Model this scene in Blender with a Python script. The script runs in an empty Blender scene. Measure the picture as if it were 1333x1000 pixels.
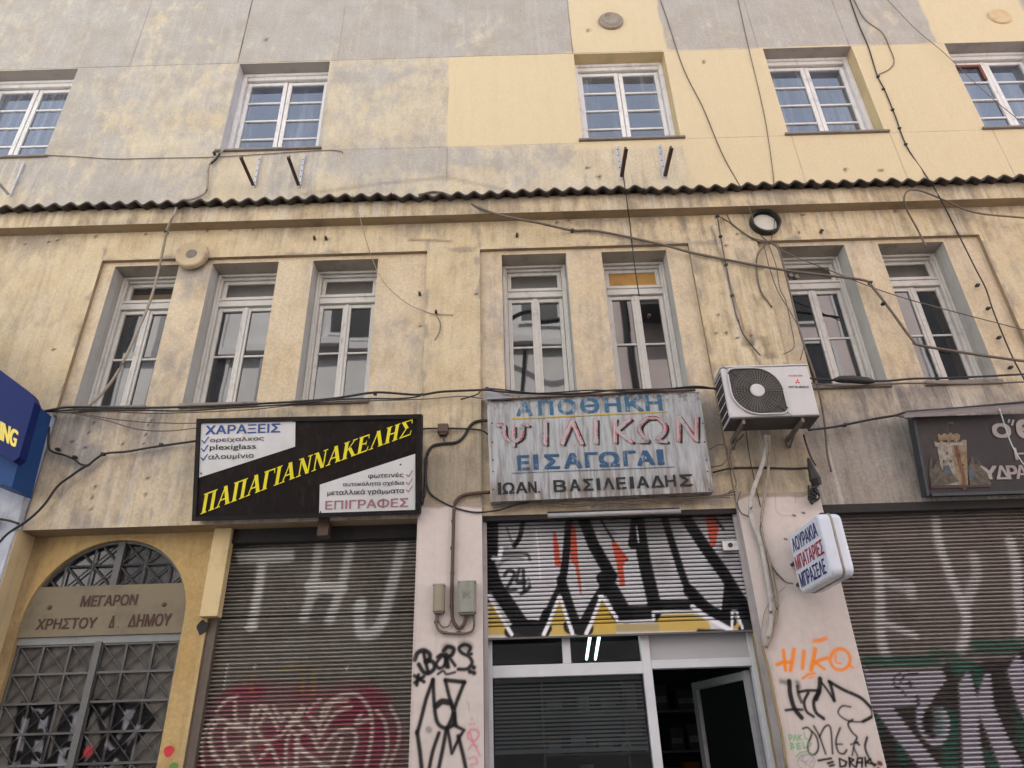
import bpy, math, random
import numpy as np
from mathutils import Vector, Matrix
from mathutils.geometry import delaunay_2d_cdt
random.seed(7)
rng = np.random.default_rng(7)
S = bpy.context.scene
COL = S.collection
R_ = math.radians

# ------------------------------------------------------------------ camera
CAM_D, CAM_H = 6.2, 1.6
FPX = 950.0
FW = np.array([0.00319624, 0.87347039, 0.48686677])
RT = np.array([0.99952792, 0.01208671, -0.02824615])
UP = np.array([0.03055679, -0.48672721, 0.87301942])
cd = bpy.data.cameras.new('camera')
cam = bpy.data.objects.new('camera', cd)
COL.objects.link(cam)
cd.sensor_width = 36.0
cd.lens = FPX / 1333.0 * 36.0
cd.clip_end = 500
M = Matrix.Identity(4)
for i in range(3):
    M[i][0], M[i][1], M[i][2] = RT[i], UP[i], -FW[i]
M[0][3], M[1][3], M[2][3] = 0.0, -CAM_D, CAM_H
cam.matrix_world = M
S.camera = cam

# ------------------------------------------------------------------ light
SUN_EL = 52
w = bpy.data.worlds.new('World')
S.world = w
w.use_nodes = True
nt = w.node_tree
sky = nt.nodes.new('ShaderNodeTexSky')
sky.sky_type = 'NISHITA'
sky.sun_disc = False
sky.sun_elevation = R_(SUN_EL)
sky.sun_rotation = 0.0
sky.dust_density = 2.0
hs = nt.nodes.new('ShaderNodeHueSaturation')
hs.inputs['Saturation'].default_value = 0.5
nt.links.new(sky.outputs[0], hs.inputs['Color'])
nt.links.new(hs.outputs[0], nt.nodes['Background'].inputs['Color'])
nt.nodes['Background'].inputs['Strength'].default_value = 0.15
sl = bpy.data.lights.new('sun', 'SUN')
sl.energy = 4.0
sl.angle = R_(0.6)
sl.color = (1.0, 0.95, 0.87)
so = bpy.data.objects.new('sun', sl)
COL.objects.link(so)
so.rotation_euler = Vector((0, -math.cos(R_(SUN_EL)), -math.sin(R_(SUN_EL)))).to_track_quat('-Z', 'Y').to_euler()
S.view_settings.view_transform = 'Standard'
S.view_settings.look = 'None'
S.view_settings.gamma = 1
S.view_settings.exposure = 1.84
S.cycles.max_bounces = 8
S.cycles.diffuse_bounces = 5

# ------------------------------------------------------------------ helpers
def W(px, py, dep=0.0):
    """measured point of the facade (pixel of the survey picture) -> metres on the plane dep in front of the wall"""
    v = FW + RT * (px - 666.5) / FPX - UP * (py - 500) / FPX
    k = (CAM_D - dep) / v[1]
    return np.array([v[0] * k, -dep, CAM_H + v[2] * k])

def Wxz(pts, dep=0.0):
    return [tuple(W(x, y, dep)[[0, 2]]) for x, y in pts]

def Z(pts, ox, oy, s):
    return [(ox + x / s, oy + y / s) for x, y in pts]

def srgb(r, g, b):
    f = lambda c: (c / 255 / 12.92) if c / 255 <= 0.04045 else ((c / 255 + 0.055) / 1.055) ** 2.4
    return (f(r), f(g), f(b))

class MB:
    def __init__(s):
        s.v, s.f, s.m = [], [], []
    def face(s, pts, m=0):
        b = len(s.v)
        s.v += [tuple(map(float, p)) for p in pts]
        s.f.append(tuple(range(b, b + len(pts)))); s.m.append(m)
        return s
    def box(s, x0, x1, y0, y1, z0, z1, m=0, open_back=False):
        b = len(s.v)
        s.v += [(x0, y0, z0), (x1, y0, z0), (x1, y1, z0), (x0, y1, z0), (x0, y0, z1), (x1, y0, z1), (x1, y1, z1), (x0, y1, z1)]
        F = [(0, 3, 2, 1), (4, 5, 6, 7), (0, 1, 5, 4), (1, 2, 6, 5), (3, 0, 4, 7)]
        if not open_back: F.append((2, 3, 7, 6))
        for q in F:
            s.f.append(tuple(b + i for i in q)); s.m.append(m)
        return s
    def prism(s, poly, d0, d1, m=0, fn=None):
        """poly: list of (x,z); extruded from y=d0 to y=d1 (or through fn(x,z,d))"""
        fn = fn or (lambda x, z, d: (x, d, z))
        n = len(poly); b = len(s.v)
        s.v += [tuple(fn(x, z, d0)) for x, z in poly] + [tuple(fn(x, z, d1)) for x, z in poly]
        s.f.append(tuple(b + i for i in range(n))); s.m.append(m)
        s.f.append(tuple(b + n + i for i in range(n - 1, -1, -1))); s.m.append(m)
        for i in range(n):
            j = (i + 1) % n
            s.f.append((b + j, b + i, b + n + i, b + n + j)); s.m.append(m)
        return s
    def tube(s, pts, r, n=6, m=0, caps=True):
        P = [np.array(p, float) for p in pts]
        b = len(s.v); up = np.array([0.0, 0, 1.0])
        for i, p in enumerate(P):
            t = P[min(i + 1, len(P) - 1)] - P[max(i - 1, 0)]
            t /= (np.linalg.norm(t) + 1e-9)
            a = np.cross(t, up)
            if np.linalg.norm(a) < 0.2: a = np.cross(t, np.array([1.0, 0, 0]))
            a /= np.linalg.norm(a); c = np.cross(t, a)
            rr = r[i] if hasattr(r, '__len__') else r
            for k in range(n):
                g = 2 * math.pi * k / n
                s.v.append(tuple(p + rr * (math.cos(g) * a + math.sin(g) * c)))
        for i in range(len(P) - 1):
            for k in range(n):
                k2 = (k + 1) % n
                s.f.append((b + i * n + k, b + i * n + k2, b + (i + 1) * n + k2, b + (i + 1) * n + k)); s.m.append(m)
        if caps:
            s.f.append(tuple(b + k for k in range(n - 1, -1, -1))); s.m.append(m)
            e = b + (len(P) - 1) * n
            s.f.append(tuple(e + k for k in range(n))); s.m.append(m)
        return s
    def lathe(s, c, prof, n=28, m=0):
        """axis along -y from centre c; prof: list of (radius, dep)"""
        b = len(s.v)
        for r, d in prof:
            for k in range(n):
                g = 2 * math.pi * k / n
                s.v.append((c[0] + r * math.cos(g), c[1] - d, c[2] + r * math.sin(g)))
        for i in range(len(prof) - 1):
            for k in range(n):
                k2 = (k + 1) % n
                s.f.append((b + i * n + k, b + i * n + k2, b + (i + 1) * n + k2, b + (i + 1) * n + k)); s.m.append(m)
        e = b + (len(prof) - 1) * n
        s.f.append(tuple(e + k for k in range(n))); s.m.append(m)
        return s
    def build(s, name, mats, parent=None, smooth=False, bevel=0.0):
        me = bpy.data.meshes.new(name)
        me.from_pydata(s.v, [], s.f)
        if not isinstance(mats, (list, tuple)): mats = [mats]
        for q in mats: me.materials.append(q)
        me.polygons.foreach_set('material_index', s.m)
        if smooth: me.polygons.foreach_set('use_smooth', [True] * len(s.f))
        me.update()
        o = bpy.data.objects.new(name, me)
        COL.objects.link(o)
        if parent is not None:
            o.parent = parent
            o.matrix_parent_inverse = Matrix.Identity(4)
            o.location = -world_loc(parent)
        if bevel:
            bm_ = o.modifiers.new('bevel', 'BEVEL'); bm_.width = bevel; bm_.segments = 2; bm_.limit_method = 'ANGLE'
        return o

def world_loc(o):
    v = Vector((0, 0, 0))
    while o is not None:
        v += o.location; o = o.parent
    return v

def tag(o, label, cat, group=None, kind=None):
    if label: o['label'] = label
    if cat: o['category'] = cat
    if group: o['group'] = group
    if kind: o['kind'] = kind
    return o

def thing(name, loc, label, cat, group=None):
    o = bpy.data.objects.new(name, None)
    o.empty_display_size = 0.1
    COL.objects.link(o); o.location = loc
    return tag(o, label, cat, group)

def spline(pts, k=6):
    P = [np.array(p, float) for p in pts]
    if len(P) < 3: return P
    out = []
    Q = [2 * P[0] - P[1]] + P + [2 * P[-1] - P[-2]]
    for i in range(1, len(Q) - 2):
        a, b, c, d = Q[i - 1:i + 3]
        for t in np.linspace(0, 1, k, endpoint=False):
            out.append(0.5 * (2 * b + (c - a) * t + (2 * a - 5 * b + 4 * c - d) * t * t + (3 * b - a - 3 * c + d) * t ** 3))
    out.append(P[-1])
    return out

# ------------------------------------------------------------------ node materials
class NT:
    def __init__(s, name):
        s.mat = bpy.data.materials.new(name); s.mat.use_nodes = True
        s.t = s.mat.node_tree; s.b = s.t.nodes['Principled BSDF']
        s.pos = s.new('ShaderNodeNewGeometry').outputs['Position']
    def new(s, t, **kw):
        n = s.t.nodes.new(t)
        for k, v in kw.items(): setattr(n, k, v)
        return n
    def link(s, a, b): s.t.links.new(a, b)
    def put(s, sock, v):
        if hasattr(v, 'links') or hasattr(v, 'is_linked'): s.link(v, sock)
        else: sock.default_value = v
    def scaled(s, sx, sy, sz):
        n = s.new('ShaderNodeVectorMath', operation='MULTIPLY')
        s.link(s.pos, n.inputs[0]); n.inputs[1].default_value = (sx, sy, sz)
        return n.outputs[0]
    def noise(s, scale, detail=5, rough=0.6, vec=None, dist=0.0):
        n = s.new('ShaderNodeTexNoise')
        n.inputs['Scale'].default_value = scale; n.inputs['Detail'].default_value = detail
        n.inputs['Roughness'].default_value = rough; n.inputs['Distortion'].default_value = dist
        s.link(vec if vec is not None else s.pos, n.inputs['Vector'])
        return n.outputs['Fac']
    def math(s, op, a, b=0.0, c=0.0, clamp=False):
        n = s.new('ShaderNodeMath', operation=op); n.use_clamp = clamp
        for i, v in enumerate((a, b, c)): s.put(n.inputs[i], v)
        return n.outputs[0]
    def ramp(s, f, lo, hi):
        n = s.new('ShaderNodeMapRange', interpolation_type='SMOOTHSTEP')
        s.put(n.inputs['Value'], f)
        n.inputs['From Min'].default_value = lo; n.inputs['From Max'].default_value = hi
        return n.outputs['Result']
    def mix(s, f, a, b, mode='MIX'):
        n = s.new('ShaderNodeMix', data_type='RGBA', blend_type=mode)
        s.put(n.inputs[0], f)
        for i, v in ((6, a), (7, b)):
            if isinstance(v, tuple): n.inputs[i].default_value = (*v, 1) if len(v) == 3 else v
            else: s.link(v, n.inputs[i])
        return n.outputs[2]
    def attr(s, name='paint'):
        n = s.new('ShaderNodeVertexColor', layer_name=name)
        return n.outputs['Color'], n.outputs['Alpha']
    def sep(s, c):
        n = s.new('ShaderNodeSeparateColor'); s.link(c, n.inputs[0]); return n.outputs
    def bump(s, h, strength=0.3, dist=0.01):
        n = s.new('ShaderNodeBump')
        n.inputs['Strength'].default_value = strength; n.inputs['Distance'].default_value = dist
        s.link(h, n.inputs['Height']); s.link(n.outputs[0], s.b.inputs['Normal'])
    def out(s, col, rough=0.8, metal=0.0, spec=0.3):
        s.put(s.b.inputs['Base Color'], (*col, 1) if isinstance(col, tuple) else col)
        s.put(s.b.inputs['Roughness'], rough); s.put(s.b.inputs['Metallic'], metal)
        s.b.inputs['Specular IOR Level'].default_value = spec
        return s.mat

def plain(name, col, rough=0.6, metal=0.0, dirt=0.25, scale=5.0, dark=(0.05, 0.04, 0.035), streak=0.0, spec=0.4, bump=0.0, thresh=(0.45, 0.75)):
    n = NT(name)
    a = n.noise(scale, 7, 0.65)
    f = n.math('MULTIPLY', n.ramp(a, *thresh), dirt)
    c = n.mix(f, col, dark)
    if streak:
        st = n.noise(1.0, 5, 0.6, n.scaled(22, 22, 1.2))
        c = n.mix(n.math('MULTIPLY', n.ramp(st, 0.5, 0.72), streak), c, dark)
    var = n.noise(1.3, 3)
    c = n.mix(0.35, c, n.mix(n.ramp(var, 0.3, 0.7), (0.75, 0.75, 0.75), (1.0, 1.0, 1.0)), 'MULTIPLY')
    if bump: n.bump(n.noise(70, 4), bump, 0.004)
    return n.out(c, rough, metal, spec)

def plaster(name, cream, grey, clean, stain, mott=0.35, bump=0.35, seed=0.0, blot=0.6):
    n = NT(name)
    col, al = n.attr('zone')
    rgb = n.sep(col)
    off = n.new('ShaderNodeVectorMath', operation='ADD')
    n.link(n.pos, off.inputs[0]); off.inputs[1].default_value = (seed, seed, seed)
    n.pos = off.outputs[0]
    n1 = n.noise(1.5, 10, 0.72, n.scaled(1, 1, 0.75), dist=0.7)
    n2 = n.noise(6.5, 8, 0.7, n.scaled(1.25, 1.25, 0.7), dist=0.3)
    n3 = n.noise(38, 5, 0.7)
    stv = n.noise(1.0, 6, 0.62, n.scaled(9, 9, 0.55))
    stf = n.noise(1.0, 7, 0.7, n.scaled(15, 15, 1.3), dist=0.6)
    x = n.math('MULTIPLY', n.math('SUBTRACT', n1, 0.5), 2.8)
    y = n.math('MULTIPLY', n.math('SUBTRACT', n2, 0.5), 2.6)
    z = n.math('MULTIPLY', n.math('SUBTRACT', stv, 0.5), 0.7)
    u = n.math('ADD', n.math('ADD', x, y), n.math('ADD', z, n.math('MULTIPLY', n.math('SUBTRACT', n3, 0.5), 0.9)))
    wgt = n.math('ADD', n.math('MULTIPLY', rgb[0], 1.25), n.math('MULTIPLY', u, n.math('ADD', mott, n.math('MULTIPLY', rgb[0], blot))))
    scr = n.noise(1.0, 8, 0.75, n.scaled(20, 20, 7), dist=1.2)
    wgt = n.math('ADD', wgt, n.math('MULTIPLY', n.math('SUBTRACT', scr, 0.5), 0.8))
    wgt = n.ramp(wgt, 0.08, 0.92)
    c = n.mix(wgt, cream, grey)
    warm = n.mix(n.ramp(n.noise(2.3, 6, 0.6), 0.35, 0.7), (1.0, 1.0, 1.0), (0.86, 0.80, 0.72))
    c = n.mix(0.7, c, warm, 'MULTIPLY')
    cl = n.mix(n.math('MULTIPLY', n.ramp(n.math('ADD', n.math('MULTIPLY', n2, 0.6), n.math('MULTIPLY', stv, 0.4)), 0.4, 0.75), 0.35), clean, tuple(0.8 * q for q in clean))
    c = n.mix(rgb[1], c, cl)
    chalk = n.math('MULTIPLY', n.math('MULTIPLY', n.ramp(scr, 0.56, 0.72), n.ramp(n1, 0.4, 0.65)), n.math('SUBTRACT', 1.0, rgb[1]))
    c = n.mix(n.math('MULTIPLY', chalk, 0.7), c, tuple(min(1, 1.16 * q) for q in cream))
    grm = n.math('MULTIPLY', n.math('MULTIPLY', n.ramp(scr, 0.46, 0.30), n.ramp(n2, 0.45, 0.7)), n.math('SUBTRACT', 1.0, rgb[1]))
    c = n.mix(n.math('MULTIPLY', grm, 0.75), c, tuple(0.62 * q for q in grey))
    # vertical run marks, dark and pale
    d = n.math('MULTIPLY', n.math('MULTIPLY', rgb[2], 0.75), n.ramp(n.math('ADD', n.math('MULTIPLY', stf, 0.45), n.math('ADD', n.math('MULTIPLY', stv, 0.25), n.math('MULTIPLY', n2, 0.35))), 0.46, 0.68), clamp=True)
    c = n.mix(d, c, stain)
    run = n.noise(1.0, 4, 0.55, n.scaled(11, 11, 0.35))
    pale = n.math('MULTIPLY', n.math('MULTIPLY', rgb[2], 0.75), n.ramp(run, 0.54, 0.66))
    c = n.mix(n.math('MULTIPLY', pale, 0.75), c, (0.60, 0.545, 0.46))
    # holes and cracks kept in the alpha channel
    c = n.mix(n.math('SUBTRACT', 1.0, al), c, (0.06, 0.045, 0.035))
    fine = n.mix(n.ramp(n3, 0.3, 0.75), (0.76, 0.76, 0.76), (1.06, 1.06, 1.06))
    c = n.mix(n.math('SUBTRACT', 0.8, n.math('MULTIPLY', rgb[1], 0.5)), c, fine, 'MULTIPLY')
    h = n.math('ADD', n.math('MULTIPLY', n2, 0.7), n.math('MULTIPLY', n3, 0.5))
    n.bump(h, bump, 0.012)
    return n.out(c, 0.92, 0, 0.15)

def painted(name, base, dark, rough=0.55, metal=0.0, dirt=0.5, rowdirt=0.0, streak=0.25, spec=0.4, bumpv=0.0, grain=0.0):
    """surface that carries spray paint kept in the colour attribute 'paint'"""
    n = NT(name)
    col, al = n.attr('paint')
    a = n.noise(2.2, 8, 0.65)
    b = n.noise(14, 5, 0.6)
    st = n.noise(1.0, 5, 0.6, n.scaled(26, 26, 1.3))
    c = n.mix(n.math('MULTIPLY', n.ramp(n.math('ADD', n.math('MULTIPLY', a, 0.6), n.math('MULTIPLY', b, 0.4)), 0.42, 0.68), dirt), base, dark)
    if rowdirt:
        rw = n.noise(1.0, 2, 0.5, n.scaled(0.7, 0.7, 24))
        c = n.mix(n.math('MULTIPLY', n.ramp(rw, 0.4, 0.7), rowdirt), c, dark)
    c = n.mix(n.math('MULTIPLY', n.ramp(st, 0.52, 0.72), streak), c, dark)
    edge = n.math('ADD', al, n.math('MULTIPLY', n.math('MULTIPLY', n.math('SUBTRACT', b, 0.5), 0.8), n.math('MULTIPLY', al, n.math('SUBTRACT', 1.0, al))), clamp=True)
    edge = n.math('MULTIPLY', edge, n.math('SUBTRACT', 1.0, n.math('MULTIPLY', n.ramp(n.noise(30, 5, 0.7), 0.58, 0.78), 0.3)))
    c = n.mix(edge, c, col)
    if bumpv: n.bump(n.math('ADD', b, n.math('MULTIPLY', n.noise(60, 4), 0.5)), bumpv, 0.008)
    return n.out(c, rough, metal, spec)

def glass(name, tint, refl=0.16, rough=0.03, curtain=None):
    n = NT(name)
    v = n.noise(1.7, 3, 0.5)
    dirt = n.ramp(n.noise(1.0, 6, 0.65, n.scaled(6, 6, 3)), 0.45, 0.8)
    c = n.mix(n.math('MULTIPLY', dirt, 0.5), tint, tuple(0.02 + 1.5 * q for q in tint))
    if curtain:
        cu = n.math('MULTIPLY', n.ramp(n.noise(1.0, 3, 0.5, n.scaled(3.1, 3.1, 0.45)), 0.44, 0.60), n.ramp(n.noise(1.0, 2, 0.5, n.scaled(17, 17, 0.3)), 0.25, 0.75))
        c = n.mix(n.math('MULTIPLY', cu, 0.9), c, curtain)
    m = n.out(c, rough, 0, 0.5)
    f = math.sqrt(refl)
    n.b.inputs['IOR'].default_value = (1 + f) / (1 - f)
    n.bump(n.noise(2.0, 1, 0.3), 0.03, 0.03)
    return m

def clear_glass(name):
    n = NT(name)
    t = n.new('ShaderNodeBsdfTransparent'); t.inputs[0].default_value = (0.8, 0.84, 0.84, 1)
    g = n.new('ShaderNodeBsdfGlossy'); g.inputs['Roughness'].default_value = 0.03
    fr = n.new('ShaderNodeFresnel'); fr.inputs[0].default_value = 1.5
    mx = n.new('ShaderNodeMixShader')
    n.link(fr.outputs[0], mx.inputs[0]); n.link(t.outputs[0], mx.inputs[1]); n.link(g.outputs[0], mx.inputs[2])
    n.link(mx.outputs[0], n.t.nodes['Material Output'].inputs['Surface'])
    return n.mat

def emis(name, col, s):
    n = NT(name)
    n.out(col, 0.4)
    n.b.inputs['Emission Color'].default_value = (*col, 1)
    n.b.inputs['Emission Strength'].default_value = s
    return n.mat

CREAM, GREYP = (0.60, 0.46, 0.29), (0.37, 0.325, 0.285)
m_upper = plaster('upper_plaster', (0.605, 0.525, 0.375), (0.425, 0.40, 0.355), (0.60, 0.495, 0.315), (0.28, 0.255, 0.225), blot=0.75)
m_lower = plaster('lower_plaster', (0.60, 0.495, 0.325), (0.37, 0.32, 0.245), (0.56, 0.42, 0.24), (0.17, 0.135, 0.10), mott=0.22, seed=13.0)
m_span = plaster('spandrel_plaster', (0.60, 0.495, 0.345), (0.34, 0.31, 0.28), (0.55, 0.44, 0.30), (0.15, 0.13, 0.115), mott=0.3, seed=31.0)
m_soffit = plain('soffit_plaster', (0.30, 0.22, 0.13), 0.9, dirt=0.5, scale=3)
m_pink = painted('pink_pier_paint', (0.565, 0.495, 0.455), (0.36, 0.30, 0.26), 0.8, dirt=0.32, streak=0.2, spec=0.2, bumpv=0.12)
m_yellow = plaster('door_surround_plaster', (0.49, 0.345, 0.155), (0.30, 0.215, 0.12), (0.5, 0.33, 0.12), (0.12, 0.09, 0.06), mott=0.2, seed=55.0)
m_white_w = plain('worn_white_woodwork', (0.54, 0.52, 0.48), 0.6, dirt=0.6, scale=9, dark=(0.30, 0.26, 0.21), streak=0.12, bump=0.2, thresh=(0.5, 0.75))
m_white_u = plain('upper_white_woodwork', (0.66, 0.645, 0.62), 0.6, dirt=0.4, scale=8, dark=(0.26, 0.22, 0.18), streak=0.2, bump=0.2, thresh=(0.52, 0.72))
m_rev_l = plain('window_reveal_grey', (0.43, 0.42, 0.39), 0.85, dirt=0.4, scale=3, dark=(0.24, 0.21, 0.17), streak=0.35, bump=0.2)
m_rev_c = plain('window_reveal_cream', (0.55, 0.43, 0.24), 0.85, dirt=0.4, scale=3, dark=(0.3, 0.24, 0.15), streak=0.3, bump=0.2)
m_sill = plain('sill_stone', (0.22, 0.19, 0.165), 0.8, dirt=0.5, scale=8)
m_gl_up = glass('upper_window_glass', (0.036, 0.047, 0.068), 0.19, curtain=(0.15, 0.165, 0.19))
m_gl_lo = glass('lower_window_glass', (0.007, 0.007, 0.008), 0.11, 0.02, curtain=(0.022, 0.022, 0.024))
m_gl_fan = glass('fanlight_dusty_glass', (0.055, 0.05, 0.042), 0.05, 0.3)
m_gl_or = plain('fanlight_orange_board', (0.42, 0.23, 0.06), 0.6, dirt=0.7, scale=7, dark=(0.16, 0.09, 0.03), bump=0.2)
m_wood_r = plain('red_brown_wood', (0.20, 0.07, 0.035), 0.6)
m_corr = plain('corrugated_sheet_dark', (0.060, 0.050, 0.044), 0.9, dirt=0.7, scale=9, dark=(0.025, 0.02, 0.02), bump=0.3)
m_black = plain('black_rubber', (0.022, 0.02, 0.02), 0.55, dirt=0.3)
m_cable_b = plain('brown_grey_cable', (0.135, 0.105, 0.08), 0.6, dirt=0.4, scale=20)
m_cable_g = plain('beige_cable', (0.30, 0.25, 0.19), 0.6, dirt=0.4, scale=20)
m_pipe_w = plain('grey_white_pipe', (0.45, 0.42, 0.38), 0.6, dirt=0.5, scale=14)
m_alu = plain('white_aluminium', (0.58, 0.59, 0.61), 0.35, 0.0, dirt=0.2, dark=(0.35, 0.34, 0.33))
m_alu_panel = plain('grey_white_panel', (0.40, 0.40, 0.41), 0.5, 0.0, dirt=0.2, dark=(0.35, 0.34, 0.33))
m_dark = plain('dark_recess', (0.02, 0.018, 0.017), 0.8, dirt=0.2)
m_iron = plain('grey_iron', (0.095, 0.093, 0.092), 0.5, 0.3, dirt=0.5, scale=11, dark=(0.06, 0.055, 0.05))
m_stone = plain('plaque_stone', (0.19, 0.155, 0.10), 0.75, dirt=0.6, scale=3, dark=(0.10, 0.085, 0.06), bump=0.25)
m_rust_txt = plain('worn_red_brown_lettering', (0.065, 0.03, 0.022), 0.8, dirt=0.5, scale=12, dark=(0.12, 0.09, 0.065))
m_galv = plain('galvanised_steel', (0.55, 0.56, 0.57), 0.45, 0.4, dirt=0.3, scale=15)
m_brown_steel = plain('brown_painted_steel', (0.085, 0.05, 0.035), 0.55, 0.1, dirt=0.4, scale=14)
m_box = plain('meter_box_grey', (0.25, 0.25, 0.205), 0.55, dirt=0.3, scale=9, streak=0.2)
m_ac = plain('air_conditioner_enamel', (0.52, 0.505, 0.505), 0.4, dirt=0.15, scale=6, dark=(0.35, 0.32, 0.29), streak=0.15)
m_fan = plain('fan_dark_plastic', (0.03, 0.027, 0.025), 0.5, dirt=0.2)
m_grille = plain('grille_wire', (0.20, 0.175, 0.15), 0.5, 0.2, dirt=0.3)
m_red = plain('red_print', (0.6, 0.05, 0.06), 0.5, dirt=0.1)
m_print = plain('dark_print', (0.04, 0.04, 0.045), 0.5, dirt=0.2)

# ------------------------------------------------------------------ painting into colour attributes
def seg_dist(X, Zc, pts):
    d = np.full(X.shape, 1e9)
    for (x0, z0), (x1, z1) in zip(pts[:-1], pts[1:]):
        dx, dz = x1 - x0, z1 - z0
        L = dx * dx + dz * dz + 1e-12
        t = np.clip(((X - x0) * dx + (Zc - z0) * dz) / L, 0, 1)
        d = np.minimum(d, np.hypot(X - x0 - t * dx, Zc - z0 - t * dz))
    return d

def in_poly(X, Zc, pts):
    r = np.zeros(X.shape, bool)
    n = len(pts)
    for i in range(n):
        x0, z0 = pts[i]; x1, z1 = pts[(i + 1) % n]
        if z0 == z1: continue
        c = ((z0 > Zc) != (z1 > Zc)) & (X < (x1 - x0) * (Zc - z0) / (z1 - z0) + x0)
        r ^= c
    return r

def vnoise(X, Zc, s, seed=0):
    g = np.random.default_rng(seed).random((97, 97))
    u, v = X * s + 400, Zc * s + 400
    i, j = np.floor(u).astype(int), np.floor(v).astype(int)
    fu, fv = u - i, v - j
    fu, fv = fu * fu * (3 - 2 * fu), fv * fv * (3 - 2 * fv)
    a = lambda p, q: g[p % 97, q % 97]
    return (a(i, j) * (1 - fu) + a(i + 1, j) * fu) * (1 - fv) + (a(i, j + 1) * (1 - fu) + a(i + 1, j + 1) * fu) * fv

class Paint:
    def __init__(s, X, Zc):
        s.X, s.Z = X, Zc
        s.c = np.zeros((len(X), 4))
    def over(s, col, a):
        a = np.clip(a, 0, 1)
        A = s.c[:, 3]
        na = a + A * (1 - a)
        k = np.where(na > 1e-6, a / np.maximum(na, 1e-6), 0)[:, None]
        s.c[:, :3] = s.c[:, :3] * (1 - k) + np.array(col)[None] * k
        s.c[:, 3] = na
    def stroke(s, pts, wd, col, alpha=1.0, soft=0.006, smooth=True):
        if smooth and len(pts) > 2:
            pts = [tuple(p) for p in spline([(x, z, 0) for x, z in pts], 5)]
            pts = [(p[0], p[1]) for p in pts]
        xs = [p[0] for p in pts]; zs = [p[1] for p in pts]; m = wd + soft
        idx = np.where((s.X > min(xs) - m) & (s.X < max(xs) + m) & (s.Z > min(zs) - m) & (s.Z < max(zs) + m))[0]
        if not len(idx): return
        d = seg_dist(s.X[idx], s.Z[idx], pts)
        a = np.zeros(len(s.X))
        t = np.clip((wd / 2 + soft / 2 - d) / soft, 0, 1)
        a[idx] = alpha * t * t * (3 - 2 * t)
        s.over(col, a)
    def poly(s, pts, col, alpha=1.0, soft=0.0):
        a = in_poly(s.X, s.Z, pts).astype(float)
        if soft:
            d = seg_dist(s.X, s.Z, list(pts) + [pts[0]])
            sd = np.where(a > 0, d, -d)
            t = np.clip(0.5 + sd / soft, 0, 1)
            a = t * t * (3 - 2 * t)
        s.over(col, a * alpha)

def set_attr(me, name, arr):
    at = me.color_attributes.new(name, 'FLOAT_COLOR', 'POINT')
    at.data.foreach_set('color', np.ascontiguousarray(arr, dtype=np.float32).ravel())

def lines(a, b, step, extra=()):
    n = max(1, int(round((b - a) / step)))
    L = list(np.linspace(a, b, n + 1))
    for e in extra:
        if a < e < b:
            L = [q for q in L if abs(q - e) > 0.002 or q in (a, b)] + [e]
    L = sorted(set(L))
    return np.array([q for i, q in enumerate(L) if i == 0 or q - L[i - 1] > 0.0008])

def grid_wall(name, xs, zs, y, mat, parent, attr, fn, holes=(), yfun=None):
    X, Zc = np.meshgrid(xs, zs, indexing='ij')
    Xf, Zf = X.ravel(), Zc.ravel()
    Y = np.full(Xf.shape, y) if yfun is None else yfun(Xf, Zf)
    nx, nz = len(xs), len(zs)
    cx, cz = (xs[1:] + xs[:-1]) / 2, (zs[1:] + zs[:-1]) / 2
    CX, CZ = np.meshgrid(cx, cz, indexing='ij')
    keep = np.ones(CX.shape, bool)
    for h in holes:
        if callable(h): keep &= ~h(CX, CZ)
        else: keep &= ~((CX > h[0]) & (CX < h[1]) & (CZ > h[2]) & (CZ < h[3]))
    I, J = np.where(keep)
    F = np.stack([I * nz + J, (I + 1) * nz + J, (I + 1) * nz + J + 1, I * nz + J + 1], 1)
    me = bpy.data.meshes.new(name)
    me.from_pydata(np.stack([Xf, Y, Zf], 1).tolist(), [], F.tolist())
    me.materials.append(mat)
    set_attr(me, attr, fn(Xf, Zf))
    o = bpy.data.objects.new(name, me); COL.objects.link(o)
    if parent is not None:
        o.parent = parent; o.location = -world_loc(parent)
    return o

# ------------------------------------------------------------------ lettering
def text_mesh(s):
    """outline of the built-in font, filled by winding number so that overlapping contours stay whole"""
    cu = bpy.data.curves.new('lettering', 'FONT')
    cu.body = s; cu.resolution_u = 4; cu.fill_mode = 'NONE'
    o = bpy.data.objects.new('lettering', cu)
    COL.objects.link(o)
    dg = bpy.context.evaluated_depsgraph_get()
    me = bpy.data.meshes.new_from_object(o.evaluated_get(dg))
    V = [Vector(v.co[:2]) for v in me.vertices]; E = [tuple(e.vertices) for e in me.edges]
    bpy.data.objects.remove(o); bpy.data.curves.remove(cu); bpy.data.meshes.remove(me)
    vo, eo, fo, *_ = delaunay_2d_cdt(V, E, [], 0, 1e-6)
    P = np.array([v[:] for v in vo]); A = np.array([V[a][:] for a, b in E]); Bv = np.array([V[b][:] for a, b in E])
    F = []
    for f in fo:
        c = P[list(f)].mean(0)
        up = (A[:, 1] <= c[1]) & (Bv[:, 1] > c[1]); dn = (A[:, 1] > c[1]) & (Bv[:, 1] <= c[1])
        k = np.where(up | dn)[0]
        x = A[k, 0] + (c[1] - A[k, 1]) * (Bv[k, 0] - A[k, 0]) / (Bv[k, 1] - A[k, 1])
        if (np.where(up[k], 1, -1) * (x > c[0])).sum() != 0: F.append(tuple(f))
    mn, mx = A.min(0), A.max(0)
    return (P - mn) / (mx - mn), F

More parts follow.
